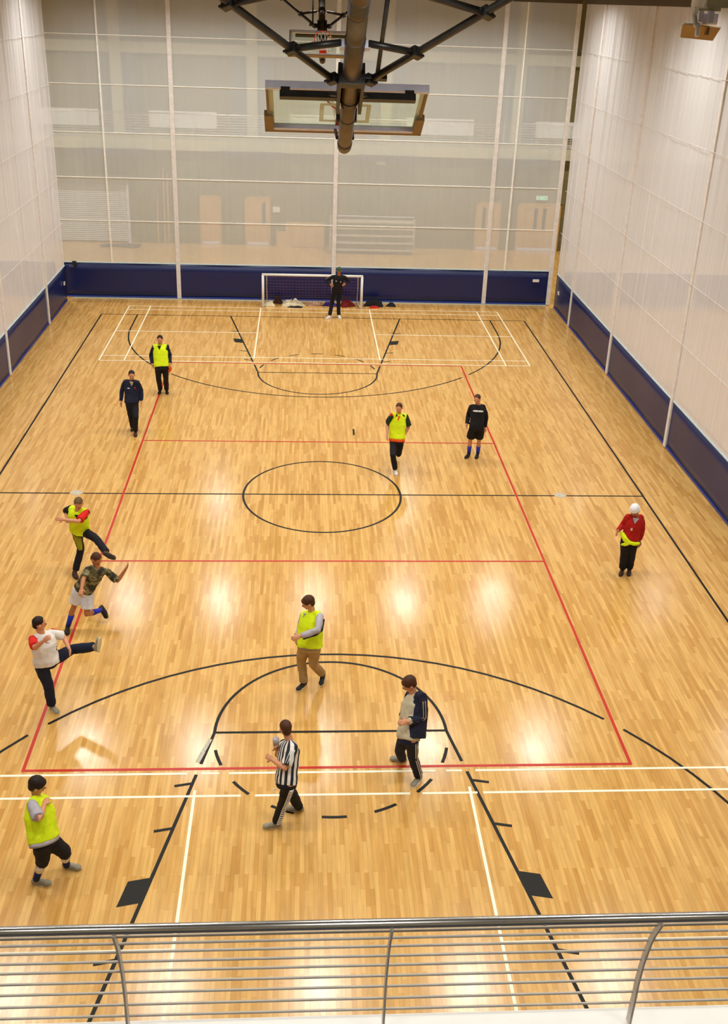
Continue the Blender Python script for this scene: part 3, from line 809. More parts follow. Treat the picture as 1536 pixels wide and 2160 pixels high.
cloth_heap('jacket', (2.82, 15.62, 0), 0.18, 0.13, 0.16, C['black cloth'], 'black jacket lying to the right of the black bag', 29)

# ================================================================ PEOPLE
# joints in metres: hd head centre, nk neck base, s shoulder, e elbow, w wrist, h hip, k knee, a ankle, t toe (0 / 1 = the two sides)
SK = {
'keeper': {'s': 1.113, 'hd': [0.79, 13.817, 1.754], 'nk': [0.792, 13.911, 1.566], 's0': [0.577, 13.931, 1.518], 's1': [0.996, 13.92, 1.514], 'e0': [0.343, 14.028, 1.315], 'e1': [1.147, 14.115, 1.306], 'w0': [0.493, 13.786, 1.268], 'w1': [1.008, 13.863, 1.274], 'h0': [0.64, 14.043, 0.999], 'h1': [0.845, 14.046, 0.999], 'k0': [0.58, 14.117, 0.531], 'k1': [0.802, 14.157, 0.537], 'a0': [0.495, 13.949, 0.098], 'a1': [0.826, 14.014, 0.092], 't0': [0.328, 13.829, 0.028], 't1': [0.904, 13.826, 0.034]},
'bibfar': {'s': 1.072, 'hd': [-4.394, 6.186, 1.646], 'nk': [-4.412, 6.254, 1.455], 's0': [-4.588, 6.323, 1.405], 's1': [-4.222, 6.251, 1.434], 'e0': [-4.692, 6.367, 1.115], 'e1': [-4.17, 6.329, 1.136], 'w0': [-4.636, 6.165, 0.931], 'w1': [-4.143, 6.105, 0.973], 'h0': [-4.464, 6.025, 0.904], 'h1': [-4.269, 6.037, 0.903], 'k0': [-4.485, 6.192, 0.476], 'k1': [-4.288, 6.201, 0.475], 'a0': [-4.492, 6.415, 0.087], 'a1': [-4.313, 6.423, 0.086], 't0': [-4.509, 6.219, 0.036], 't1': [-4.272, 6.23, 0.036]},
'dark': {'s': 1.015, 'hd': [-4.782, 3.626, 1.531], 'nk': [-4.797, 3.7, 1.354], 's0': [-4.968, 3.729, 1.321], 's1': [-4.644, 3.593, 1.363], 'e0': [-5.075, 3.731, 1.047], 'e1': [-4.573, 3.674, 1.089], 'w0': [-5.086, 3.604, 0.815], 'w1': [-4.565, 3.564, 0.849], 'h0': [-4.87, 3.486, 0.847], 'h1': [-4.748, 3.618, 0.798], 'k0': [-4.836, 3.505, 0.418], 'k1': [-4.692, 3.298, 0.516], 'a0': [-4.857, 3.735, 0.063], 'a1': [-4.734, 3.382, 0.095], 't0': [-4.852, 3.542, 0.066], 't1': [-4.697, 3.202, 0.037]},
'orange': {'s': 1.103, 'hd': [1.827, 1.533, 1.546], 'nk': [1.823, 1.594, 1.346], 's0': [1.66, 1.483, 1.387], 's1': [2.016, 1.611, 1.316], 'e0': [1.579, 1.59, 1.097], 'e1': [2.091, 1.647, 1.009], 'w0': [1.553, 1.366, 0.92], 'w1': [1.956, 1.514, 0.79], 'h0': [1.725, 1.472, 0.738], 'h1': [1.877, 1.348, 0.787], 'k0': [1.687, 1.049, 0.538], 'k1': [1.871, 1.512, 0.344], 'a0': [1.773, 1.189, 0.1], 'a1': [1.924, 1.97, 0.306], 't0': [1.779, 0.989, 0.033], 't1': [1.907, 1.824, 0.156]},
'sweater': {'s': 1.018, 'hd': [3.787, 2.068, 1.587], 'nk': [3.827, 2.124, 1.406], 's0': [3.65, 2.095, 1.383], 's1': [3.99, 2.193, 1.35], 'e0': [3.621, 2.188, 1.105], 'e1': [4.071, 2.183, 1.066], 'w0': [3.565, 1.978, 0.955], 'w1': [4.049, 2.133, 0.807], 'h0': [3.707, 1.887, 0.906], 'h1': [3.888, 1.906, 0.901], 'k0': [3.691, 2.041, 0.498], 'k1': [3.918, 2.041, 0.487], 'a0': [3.71, 2.17, 0.092], 'a1': [3.937, 2.188, 0.088], 't0': [3.607, 2.015, 0.031], 't1': [3.877, 2.011, 0.035]},
'red': {'s': 0.946, 'hd': [5.987, -3.609, 1.502], 'nk': [6.055, -3.548, 1.347], 's0': [5.892, -3.573, 1.364], 's1': [6.194, -3.457, 1.294], 'e0': [5.832, -3.493, 1.108], 'e1': [6.259, -3.47, 1.027], 'w0': [5.689, -3.693, 1.094], 'w1': [6.22, -3.525, 0.791], 'h0': [5.893, -3.618, 0.861], 'h1': [6.062, -3.605, 0.856], 'k0': [5.944, -3.529, 0.468], 'k1': [6.106, -3.519, 0.463], 'a0': [5.992, -3.431, 0.088], 'a1': [6.145, -3.416, 0.083], 't0': [5.914, -3.583, 0.036], 't1': [6.087, -3.576, 0.041]},
'kicker': {'s': 1.028, 'hd': [-4.639, -3.666, 1.635], 'nk': [-4.684, -3.605, 1.457], 's0': [-4.835, -3.491, 1.444], 's1': [-4.51, -3.643, 1.444], 'e0': [-4.981, -3.303, 1.265], 'e1': [-4.609, -3.917, 1.38], 'w0': [-4.909, -3.56, 1.269], 'w1': [-4.855, -3.988, 1.456], 'h0': [-4.797, -3.41, 0.929], 'h1': [-4.63, -3.491, 0.946], 'k0': [-4.743, -3.384, 0.489], 'k1': [-4.336, -3.821, 0.956], 'a0': [-4.849, -3.54, 0.093], 'a1': [-4.082, -4.155, 0.852], 't0': [-4.757, -3.703, 0.035], 't1': [-3.937, -4.27, 0.787]},
'camo': {'s': 0.99, 'hd': [-3.997, -5.456, 1.479], 'nk': [-3.996, -5.416, 1.294], 's0': [-4.137, -5.52, 1.316], 's1': [-3.848, -5.375, 1.193], 'e0': [-4.161, -5.804, 1.285], 'e1': [-3.689, -5.332, 0.958], 'w0': [-4.144, -6.059, 1.256], 'w1': [-3.549, -5.308, 1.174], 'h0': [-4.34, -5.448, 0.886], 'h1': [-4.19, -5.396, 0.804], 'k0': [-4.464, -5.408, 0.481], 'k1': [-4.227, -5.518, 0.397], 'a0': [-4.597, -5.402, 0.088], 'a1': [-4.064, -5.164, 0.253], 't0': [-4.563, -5.578, 0.037], 't1': [-3.967, -5.163, 0.092]},
'white': {'s': 0.992, 'hd': [-4.422, -7.673, 1.653], 'nk': [-4.413, -7.651, 1.467], 's0': [-4.52, -7.791, 1.468], 's1': [-4.319, -7.52, 1.386], 'e0': [-4.41, -8.056, 1.485], 'e1': [-4.168, -7.357, 1.204], 'w0': [-4.249, -8.145, 1.665], 'w1': [-4.048, -7.577, 1.147], 'h0': [-4.457, -7.711, 0.921], 'h1': [-4.294, -7.656, 0.974], 'k0': [-4.395, -7.663, 0.502], 'k1': [-4.071, -7.298, 0.916], 'a0': [-4.396, -7.607, 0.089], 'a1': [-3.697, -7.421, 1.053], 't0': [-4.273, -7.738, 0.036], 't1': [-3.572, -7.446, 1.193]},
'khaki': {'s': 1.042, 'hd': [-0.373, -7.111, 1.656], 'nk': [-0.309, -7.095, 1.469], 's0': [-0.438, -7.007, 1.366], 's1': [-0.185, -7.235, 1.496], 'e0': [-0.489, -6.962, 1.072], 'e1': [-0.217, -7.525, 1.417], 'w0': [-0.548, -7.227, 1.064], 'w1': [-0.488, -7.575, 1.342], 'h0': [-0.435, -7.257, 0.936], 'h1': [-0.258, -7.313, 0.955], 'k0': [-0.468, -7.094, 0.52], 'k1': [-0.276, -7.182, 0.527], 'a0': [-0.425, -7.066, 0.086], 'a1': [-0.121, -6.965, 0.179], 't0': [-0.542, -7.209, 0.04], 't1': [-0.194, -7.145, 0.218]},
'jacket': {'s': 1.079, 'hd': [1.045, -9.127, 1.6], 'nk': [1.116, -9.131, 1.408], 's0': [1.099, -8.987, 1.278], 's1': [1.207, -9.278, 1.492], 'e0': [1.048, -8.916, 0.978], 'e1': [1.233, -9.399, 1.205], 'w0': [0.979, -9.176, 1.06], 'w1': [1.002, -9.542, 1.273], 'h0': [0.999, -9.382, 0.866], 'h1': [1.076, -9.531, 0.962], 'k0': [0.96, -9.175, 0.453], 'k1': [1.129, -9.402, 0.517], 'a0': [1.042, -8.918, 0.09], 'a1': [1.248, -9.304, 0.09], 't0': [0.849, -8.893, 0.034], 't1': [1.124, -9.453, 0.037]},
'striped': {'s': 1.009, 'hd': [-0.685, -9.972, 1.538], 'nk': [-0.627, -10.017, 1.361], 's0': [-0.704, -9.905, 1.239], 's1': [-0.567, -10.184, 1.407], 'e0': [-0.769, -9.868, 0.956], 'e1': [-0.68, -10.364, 1.2], 'w0': [-0.798, -9.981, 1.191], 'w1': [-0.856, -10.171, 1.18], 'h0': [-0.705, -10.204, 0.849], 'h1': [-0.626, -10.343, 0.928], 'k0': [-0.577, -10.06, 0.465], 'k1': [-0.705, -10.239, 0.509], 'a0': [-0.496, -9.892, 0.088], 'a1': [-0.799, -10.174, 0.096], 't0': [-0.671, -9.875, 0.033], 't1': [-0.976, -10.193, 0.034]},
'bibnear': {'s': 0.996, 'hd': [-3.693, -10.949, 1.502], 'nk': [-3.722, -10.942, 1.315], 's0': [-3.734, -11.113, 1.374], 's1': [-3.724, -10.825, 1.178], 'e0': [-3.589, -11.361, 1.346], 'e1': [-3.683, -10.762, 0.9], 'w0': [-3.588, -11.102, 1.336], 'w1': [-3.648, -10.841, 1.144], 'h0': [-3.638, -11.275, 0.907], 'h1': [-3.59, -11.137, 0.814], 'k0': [-3.675, -11.149, 0.493], 'k1': [-3.453, -10.979, 0.447], 'a0': [-3.812, -11.081, 0.097], 'a1': [-3.485, -10.834, 0.062], 't0': [-3.648, -11.098, 0.035], 't1': [-3.309, -10.874, 0.119]}}
def stripes_material(name, c1, c2, n, tilt=0.0):
    m = bpy.data.materials.new(name); m.use_nodes = True
    nt = m.node_tree; L = nt.links; N = nt.nodes; b = N['Principled BSDF']
    tc = N.new('ShaderNodeTexCoord'); sp_ = N.new('ShaderNodeSeparateXYZ'); L.new(tc.outputs['Object'], sp_.inputs[0])
    at = N.new('ShaderNodeMath'); at.operation = 'ARCTAN2'
    L.new(sp_.outputs['Y'], at.inputs[0]); L.new(sp_.outputs['X'], at.inputs[1])
    mu = N.new('ShaderNodeMath'); mu.operation = 'MULTIPLY'; mu.inputs[1].default_value = n; L.new(at.outputs[0], mu.inputs[0])
    si = N.new('ShaderNodeMath'); si.operation = 'SINE'; L.new(mu.outputs[0], si.inputs[0])
    r = N.new('ShaderNodeValToRGB'); r.color_ramp.interpolation = 'CONSTANT'
    r.color_ramp.elements[0].color = c1; r.color_ramp.elements[1].color = c2; r.color_ramp.elements[1].position = 0.5
    ad = N.new('ShaderNodeMath'); ad.operation = 'MULTIPLY_ADD'; ad.inputs[1].default_value = 0.5; ad.inputs[2].default_value = 0.5
    L.new(si.outputs[0], ad.inputs[0]); L.new(ad.outputs[0], r.inputs['Fac']); L.new(r.outputs['Color'], b.inputs['Base Color'])
    b.inputs['Roughness'].default_value = 0.7
    return m
def camo_material():
    m = bpy.data.materials.new('camouflage'); m.use_nodes = True
    nt = m.node_tree; L = nt.links; N = nt.nodes; b = N['Principled BSDF']
    tc = N.new('ShaderNodeTexCoord'); ns = N.new('ShaderNodeTexNoise'); ns.inputs['Scale'].default_value = 9; ns.inputs['Detail'].default_value = 2
    L.new(tc.outputs['Object'], ns.inputs['Vector'])
    r = N.new('ShaderNodeValToRGB'); r.color_ramp.interpolation = 'CONSTANT'
    e = r.color_ramp.elements
    e[0].color = lin(42, 38, 26); e[1].position = 0.45; e[1].color = lin(92, 84, 48)
    x = e.new(0.56); x.color = lin(136, 130, 92)
    x = e.new(0.66); x.color = lin(60, 54, 36)
    L.new(ns.outputs['Fac'], r.inputs['Fac']); L.new(r.outputs['Color'], b.inputs['Base Color']); b.inputs['Roughness'].default_value = 0.85
    return m
cloth('lime bib fabric', (216, 236, 22), var=0.06); cloth('black tracksuit', (27, 26, 31)); cloth('navy tracksuit', (28, 32, 52)); cloth('dark navy cloth', (30, 32, 50))
cloth('orange shirt', (236, 92, 30)); cloth('dark green sleeve', (40, 56, 34)); cloth('black sweater', (22, 20, 22)); cloth('red fleece', (168, 24, 18))
cloth('grey shirt', (172, 164, 170)); cloth('white shirt', (226, 220, 214)); cloth('white shorts', (214, 214, 220)); cloth('khaki trousers', (166, 138, 92))
cloth('light grey shirt', (186, 174, 146)); cloth('blue sock', (40, 52, 170)); cloth('navy sock', (30, 36, 92)); cloth('white knit', (232, 230, 232)); cloth('green cap', (62, 78, 46))
cloth('black shoe', (34, 30, 28), 0.5); cloth('white shoe', (232, 228, 222), 0.5); cloth('grey shoe', (150, 140, 118), 0.5); cloth('brown shoe', (72, 42, 32), 0.5)
cloth('white tape', (226, 222, 214)); cloth('dark hair', (34, 22, 16), 0.6); cloth('brown hair', (74, 42, 22), 0.6); cloth('cropped hair', (104, 80, 52), 0.7)
cloth('olive cloth', (150, 152, 40)); cloth('tan panel', (170, 150, 110)); cloth('blonde sole', (208, 196, 160)); cloth('dark sole', (60, 54, 48)); cloth('red shirt', (206, 36, 28))
C['striped shirt'] = stripes_material('black and white striped shirt', lin(24, 22, 26), lin(226, 222, 216), 13)
C['camo'] = camo_material()

def person(key, label, face, look=None, pitch=0.35, skin='skin', hair='dark hair', hair_s=1.0, shirt=None, sleeve='long', sleeve_m=None, bib=None, hem=-0.03, bib_hem=0.0,
           legs='trousers', leg_m=None, leg_len=1.0, shoes='black shoe', sole='blonde sole', sock=None, baggy=1.0, collar=None, extras=()):
    D = SK[key]; s = min(1.06, max(0.96, D['s'])); J = {k: Vector(v) for k, v in D.items() if k != 's'}
    mh = (J['h0'] + J['h1']) / 2
    org = Vector((mh.x, mh.y, 0))
    root = empty('person', org); tag(root, label, 'person', 'people on the court')
    F = Vector((math.cos(math.radians(face)), math.sin(math.radians(face)), 0))
    la = math.radians(look if look is not None else face)
    HF = (Vector((math.cos(la), math.sin(la), 0)) * math.cos(pitch) - Z_ * math.sin(pitch)).normalized()
    HS = HF.cross(Z_).normalized(); HU = HS.cross(HF).normalized()
    nk = J['nk']; sm = (J['s0'] + J['s1']) / 2
    ax_h = (J['h1'] - J['h0']).normalized(); ax_s = (J['s1'] - J['s0']).normalized()
    UPT = (nk - mh).normalized()
    def torso_ring(t, wx, wd, n=24, p=2.3, sh=0.0):
        c = mh.lerp(nk, t); ax = ax_h.lerp(ax_s, max(0, min(1, t))).normalized()
        ax = (ax - UPT * ax.dot(UPT)).normalized(); ay = UPT.cross(ax).normalized()
        R = []
        for k in range(n):
            a = 2 * PI * k / n; ca, sa = math.cos(a), math.sin(a)
            e = 2 / p
            R.append(c + ay * sh + ax * (wx * s * abs(ca) ** e * (1 if ca > 0 else -1)) + ay * (wd * s * abs(sa) ** e * (1 if sa > 0 else -1)))
        return R
    # ------------------------------------------------ body: one continuous skin
    b = MB()
    b.rings([torso_ring(t, w_, d_) for t, w_, d_ in ((-0.10, .10, .09), (0.0, .145, .10), (.3, .13, .09), (.6, .15, .10), (.82, .16, .095), (.95, .09, .07))])
    b.tube([nk - UPT * 0.05, nk, J['hd'] - HU * 0.05 - HF * 0.02], [0.062 * s, 0.056 * s, 0.052 * s], 14, dome=True)
    hd = J['hd']
    b.ell(hd + HU * 0.02 - HF * 0.008, HS, HF, HU, 0.078, 0.097, 0.095)
    b.ell(hd - HU * 0.045 + HF * 0.022, HS, HF, HU, 0.057, 0.066, 0.068)
    b.ell(hd - HU * 0.092 + HF * 0.052, HS, HF, HU, 0.028, 0.026, 0.024)
    b.ell(hd - HU * 0.018 + HF * 0.092, HS, HF, HU, 0.015, 0.024, 0.026)
    for q in (-1, 1):
        b.ell(hd + HS * (q * 0.079) - HU * 0.012 - HF * 0.005, HS, HF, HU, 0.012, 0.02, 0.032)
        b.ell(hd + HS * (q * 0.03) + HU * 0.022 + HF * 0.083, HS, HF, HU, 0.022, 0.012, 0.009)
    for i in '01':
        sh, el, wr = J['s' + i], J['e' + i], J['w' + i]
        b.tube([sm.lerp(sh, 0.5) - UPT * .03, sh - UPT * .02, sh.lerp(el, .4), el, el.lerp(wr, .3), wr], [.04 * s, .046 * s, .045 * s, .038 * s, .04 * s, .027 * s], 12, dome=True)
        # hand: palm, four fingers of different length with bends, thumb from the side
        d = (wr - el).normalized()
        inw = (mh.lerp(nk, 0.4) - wr); inw = (inw - d * inw.dot(d))
        inw = inw.normalized() if inw.length > 1e-4 else d.orthogonal()
        sd = d.cross(inw).normalized()
        if sd.dot(F) < 0: sd = -sd       # thumb side points forward
        pc = wr + d * 0.052
        b.ell(pc, sd, inw, d, 0.042, 0.019, 0.055, 12, 7)
        for fi, ln in enumerate((0.068, 0.078, 0.074, 0.058)):
            o_ = sd * (0.03 - 0.02 * fi)
            p0 = wr + d * 0.085 + o_
            p1 = p0 + d * ln * 0.5 + inw * ln * 0.12 + o_ * 0.12
            p2 = p1 + d * ln * 0.3 + inw * ln * 0.35
            b.tube([p0 - d * 0.02, p0, p1, p2], [0.0105, 0.0105, 0.0098, 0.009], 7, dome=True)
        t0 = wr + d * 0.03 + sd * 0.03
        b.tube([t0, t0 + sd * 0.03 + d * 0.025 + inw * 0.008, t0 + sd * 0.036 + d * 0.055 + inw * 0.016], [0.014, 0.0115, 0.010], 7, dome=True)
        h_, k_, a_ = J['h' + i], J['k' + i], J['a' + i]
        cb = -(k_ - h_).normalized().cross(k_ - a_); back = -F * 0.012
        b.tube([h_, h_.lerp(k_, .5), k_, k_.lerp(a_, .3) + back, k_.lerp(a_, .7), a_], [.082 * s, .068 * s, .05 * s, .053 * s, .038 * s, .034 * s], 12, dome=True)
    fuse(b, 'body', M[skin], root, org, 0.0085, 2)
    for q in (-1, 1):
        MB().ell(hd + HS * (q * 0.031) + HU * 0.008 + HF * 0.088, HS, HF, HU, 0.013, 0.007, 0.006, 10, 6).build('eye', M['eye'], root, True, org)
    MB().ell(hd - HU * 0.058 + HF * 0.088, HS, HF, HU, 0.02, 0.007, 0.005, 10, 6).build('mouth', M['lips'], root, True, org)
    if hair:
        k = hair_s
        hm = MB()
        hm.ell(hd + HU * 0.034 - HF * 0.018, HS, HF, HU, 0.081 * k, 0.097 * k, 0.088 * k)
        hm.ell(hd - HU * 0.018 - HF * 0.05, HS, HF, HU, 0.066 * k, 0.056 * k, 0.068 * k)
        if k > 1.04:
            hm.ell(hd + HU * 0.06 + HF * 0.055, HS, HF, HU, 0.062, 0.04, 0.032)
        fuse(hm, 'hair', C[hair], root, org, 0.009, 3, 0.006 * k, 0.03)
    # ------------------------------------------------ clothes
    def sleeve_pts(i, kind):
        sh, el, wr = J['s' + i], J['e' + i], J['w' + i]
        if kind == 'long':
            return [sm.lerp(sh, 0.35) - UPT * .02, sh - UPT * .015, sh.lerp(el, .5), el, el.lerp(wr, .5), el.lerp(wr, .95)], [.056 * s, .062 * s, .062 * s, .056 * s, .052 * s, .046 * s]
        return [sm.lerp(sh, 0.35) - UPT * .02, sh - UPT * .015, sh.lerp(el, .5), sh.lerp(el, .86)], [.056 * s, .064 * s, .070 * s, .076 * s]
    k = baggy
    prof = [(hem, .178 * k, .138 * k), (0.12, .178 * k, .14 * k), (.3, .165 * k, .13 * k), (.6, .178 * k, .135 * k), (.80, .186, .125), (.92, .14, .10), (1.0, .075, .07)]
    if shirt:
        g = MB(); g.rings([torso_ring(*p_) for p_ in prof])
        for i in '01': g.tube([nk - UPT * .03, (nk - UPT * .03).lerp(J['s' + i], .5), J['s' + i] - UPT * .012], [.055 * s, .052 * s, .056 * s], 14, dome=True)
        if not sleeve_m:
            for i in '01':
                p_, r_ = sleeve_pts(i, sleeve); g.tube(p_, r_, 14)
        so_ = fuse(g, 'shirt', C[shirt], root, org, 0.014, 3, 0.028)
        zax = UPT; xax = (F - zax * F.dot(zax)).normalized(); yax = zax.cross(xax); o_ = mh - org
        fm = Matrix(((xax.x, yax.x, zax.x, o_.x), (xax.y, yax.y, zax.y, o_.y), (xax.z, yax.z, zax.z, o_.z), (0, 0, 0, 1)))
        so_.data.transform(fm.inverted()); so_.matrix_local = fm
        if sleeve_m:
            for i in '01':
                g = MB(); p_, r_ = sleeve_pts(i, sleeve)
                g.tube(p_, r_, 14); fuse(g, 'sleeve', C[sleeve_m[int(i)] if isinstance(sleeve_m, (list, tuple)) else sleeve_m], root, org, 0.012, 3, 0.018)
    if bib:
        bp = [(bib_hem, .196 * k, .158 * k), (0.08, .196 * k, .158 * k), (.3, .186 * k, .152 * k), (.6, .192 * k, .155 * k), (.78, .180, .148), (.93, .150, .122), (1.0, .105, .092)]
        g = MB(); g.rings([torso_ring(*p_) for p_ in bp])
        for i in '01': g.tube([nk - UPT * .04, (nk - UPT * .04).lerp(J['s' + i], .6), nk.lerp(J['s' + i], .98) - UPT * .02], [.066 * s, .068 * s, .073 * s], 14)
        fuse(g, 'bib', C[bib], root, org, 0.014, 3, 0.03)
    if collar:
        ay = (F - UPT * F.dot(UPT)).normalized(); axx = ay.cross(UPT)
        cw = MB(); dd = 0.118 if not bib else 0.135
        c0 = mh.lerp(nk, .97) + ay * (dd * 0.74); c1 = mh.lerp(nk, .76) + ay * (dd + 0.022)
        cw.add([c0 - axx * .05 - ay * 0.05, c0 + axx * .05 - ay * 0.05, c1 - ay * 0.05, c0 - axx * .055 + ay * 0.03, c0 + axx * .055 + ay * 0.03, c1 + ay * 0.012], [(0, 1, 2), (3, 5, 4), (0, 3, 4, 1), (1, 4, 5, 2), (2, 5, 3, 0)])
        cw.build('neckline', C[collar], root, False, org)
    g = MB()
    g.rings([torso_ring(t, w_, d_) for t, w_, d_ in ((-.15, .13, .11), (-.08, .162, .126), (.0, .165, .128), (.06, .15, .118))])
    for i in '01':
        h_, k_, a_ = J['h' + i], J['k' + i], J['a' + i]
        if legs == 'trousers':
            g.tube([h_, h_.lerp(k_, .45), k_, k_.lerp(a_, .5), k_.lerp(a_, .97)], [.094 * k, .088 * k, .074 * k, .070 * k, .066 * k], 14)
        elif legs == 'cropped':
            g.tube([h_, h_.lerp(k_, .45), k_, k_.lerp(a_, .18)], [.094 * k, .09 * k, .08 * k, .076 * k], 14)
        else:
            g.tube([h_, h_.lerp(k_, .35), h_.lerp(k_, .74)], [.098 * k, .105 * k, .110 * k], 14)
    fuse(g, 'shorts' if legs == 'shorts' else 'trousers', C[leg_m], root, org, 0.014, 3, 0.022)
    for i in '01':
        k_, a_, t_ = J['k' + i], J['a' + i], J['t' + i]
        shn = (a_ - k_).normalized()
        if sock:
            a0 = 0.42 if legs != 'cropped' else 0.5
            MB().tube([k_.lerp(a_, a0), k_.lerp(a_, .75), k_.lerp(a_, 1.0)], [.054 * s, .047 * s, .044 * s], 14).build('sock', C[sock], root, True, org)
        fd = (t_ - a_); fl_ = fd - shn * fd.dot(shn) * 0.75
        if a_.z < 0.14: fl_ = Vector((fd.x, fd.y, 0))
        fl_.normalize()
        fu = -shn - fl_ * (-shn).dot(fl_)
        fu = fu.normalized(); fs_ = fl_.cross(fu).normalized()
        c = a_ - fu * 0.048
        if a_.z < 0.14: c.z = 0.048
        sh_ = MB()
        sh_.ell(c - fl_ * 0.02 + fu * 0.01, fs_, fl_, fu, 0.04, 0.055, 0.045)
        sh_.ell(c + fl_ * 0.055, fs_, fl_, fu, 0.043, 0.085, 0.036)
        sh_.ell(c + fl_ * 0.13 - fu * 0.01, fs_, fl_, fu, 0.047, 0.062, 0.028)
        sh_.tube([c + fl_ * 0.01, c - fl_ * 0.005 + fu * 0.06], [0.042, 0.040], 12)
        so = fuse(sh_, 'shoe', C[shoes], root, org, 0.01, 2)
        sl = MB(); R = []
        for zz in (-0.048, -0.022):
            R.append([c + fu * zz + fl_ * (0.06 + 0.135 * math.cos(2 * PI * q / 20)) + fs_ * (0.047 * math.sin(2 * PI * q / 20) * (1 - 0.18 * (math.cos(2 * PI * q / 20) < -0.3))) for q in range(20)])
        sl.rings(R); e_ = sl.build('sole', C[sole], so, False, org)
    # ------------------------------------------------ extras
    ctx = dict(J=J, s=s, mh=mh, nk=nk, F=F, HF=HF, HS=HS, HU=HU, UPT=UPT, root=root, org=org, ring=torso_ring, hd=hd, k=k)
    for ex in extras: ex(ctx)
    return root

def chest_patch(name, m, lat, t, w_, h_, dep=0.141):
    def f(c):
        F = c['F']; U = c['UPT']; ay = (F - U * F.dot(U)).normalized(); ax = ay.cross(U)
        MB().obox(c['mh'].lerp(c['nk'], t) + ay * dep + ax * lat, ax, U, ay, w_ / 2, h_ / 2, 0.012).build(name, m, c['root'], False, c['org'], 0.003)
    return f
def letter_band(m, t=0.72):
    def f(c):
        F = c['F']; U = c['UPT']; ay = (F - U * F.dot(U)).normalized(); ax = ay.cross(U)
        b = MB()
        for i in range(7):
            x = -0.105 + 0.035 * i
            p = c['mh'].lerp(c['nk'], t) + ay * (0.146 - 0.35 * x * x) + ax * x
            b.obox(p, ax, U, ay, 0.014, 0.022 if i % 3 else 0.017, 0.012)
        b.obox(c['mh'].lerp(c['nk'], t) + ay * 0.136 - U * 0.0, ax, U, ay, 0.125, 0.011, 0.014)
        b.build('chest_lettering', m, c['root'], False, c['org'])
    return f
def leg_stripe(i, m, off=0.0, w_=0.016, checks=0, m2=None, a0=0.05, a1=0.95, shank=True, thigh=True, shift=0.0):
    """tape down the outer side of a trouser leg"""
    def f(c):
        J = c['J']; o_ = '1' if i == '0' else '0'
        out = (J['h' + i] - J['h' + o_]); out = out.normalized()
        pts = []
        for (p, q, rp, rq, on) in ((J['h' + i], J['k' + i], .094, .074, thigh), (J['k' + i], J['a' + i], .074, .064, shank)):
            if not on: continue
            d = (q - p).normalized(); u = (out - d * out.dot(d)).normalized(); v = d.cross(u)
            for j in range(9):
                t = a0 + (a1 - a0) * j / 8
                pts.append((p.lerp(q, t), u, v, d, (rp + (rq - rp) * t) * c['k']))
        def pos(P, lat): a = lat / P[4]; return P[0] + (P[1] * math.cos(a) + P[2] * math.sin(a)) * (P[4] + 0.003)
        b = MB(); b2 = MB()
        for a_, b_ in zip(pts[:-1], pts[1:]):
            tt = b if not checks else b
            for L0, L1, tgt in (((shift - w_ / 2, shift + w_ / 2, b),) if not checks else ((shift - w_ * 1.1, shift - w_ * .75, b), (shift + w_ * .75, shift + w_ * 1.1, b))):
                vs = [pos(a_, L0), pos(a_, L1), pos(b_, L1), pos(b_, L0)]
                cc = a_[0]
                vs2 = [v_ + (cc - v_).normalized() * 0.02 for v_ in vs]
                tgt.add(vs + vs2, [(0, 1, 2, 3), (4, 7, 6, 5), (0, 4, 5, 1), (1, 5, 6, 2), (2, 6, 7, 3), (3, 7, 4, 0)])
            if checks:
                for t in (0.3,):
                    P = a_[0].lerp(b_[0], t); pp = (P, a_[1], a_[2], a_[3], a_[4])
                    b.obox(pos(pp, shift), a_[2], a_[3], a_[1], w_ * 0.8, 0.007, 0.008)
        b.build('side_stripe', m, c['root'], False, c['org'])
    return f
def sleeve_stripe(i, m, offs=(0,), w_=0.012, full=1.0, r0=.074, side=None):
    def f(c):
        J = c['J']; sh, el, wr = J['s' + i], J['e' + i], J['w' + i]
        o_ = '1' if i == '0' else '0'
        out = side or (sh - J['s' + o_]).normalized()
        b = MB()
        for lat in offs:
            pts = []
            segs = ((sh, el, r0, .064), (el, wr, .062, .054)) if full >= 1 else ((sh, sh.lerp(el, full), r0 + .002, .082),)
            for (p, q, rp, rq) in segs:
                d = (q - p).normalized(); u = (out - d * out.dot(d)).normalized(); v = d.cross(u)
                for j in range(6):
                    t = 0.16 + 0.76 * j / 5; r_ = rp + (rq - rp) * t; a = lat / r_
                    pts.append(p.lerp(q, t) + (u * math.cos(a) + v * math.sin(a)) * (r_ * c['s'] - 0.002))
            b.tube(pts, w_ / 2, 6)
        b.build('sleeve_stripe', m, c['root'], True, c['org'])
    return f
def band(name, m, i, j0, j1, t0, t1, r):
    def f(c):
        p, q = c['J'][j0 + i], c['J'][j1 + i]
        MB().tube([p.lerp(q, t0), p.lerp(q, t1)], r, 14).build(name, m, c['root'], True, c['org'])
    return f
def bib_tail(m, i):
    def f(c):
        J = c['J']; F = c['F']; h_, k_ = J['h' + i], J['k' + i]
        b = MB(); b.tube([h_ + F * .06 + c['UPT'] * .03, h_.lerp(k_, .45) + F * .055, h_.lerp(k_, .95) + F * .045], [.085, .07, .05], 14, flat=(F, .6), dome=True)
        fuse(b, 'bib_tail', m, c['root'], c['org'], 0.013, 3, 0.02)
    return f
def hem_band(m, t0=-0.13, t1=-0.04, k=1.0):
    def f(c):
        MB().rings([c['ring'](t0, .186 * k, .146 * k), c['ring'](t1, .188 * k, .148 * k)]).build('shirt_hem', m, c['root'], True, c['org'])
    return f
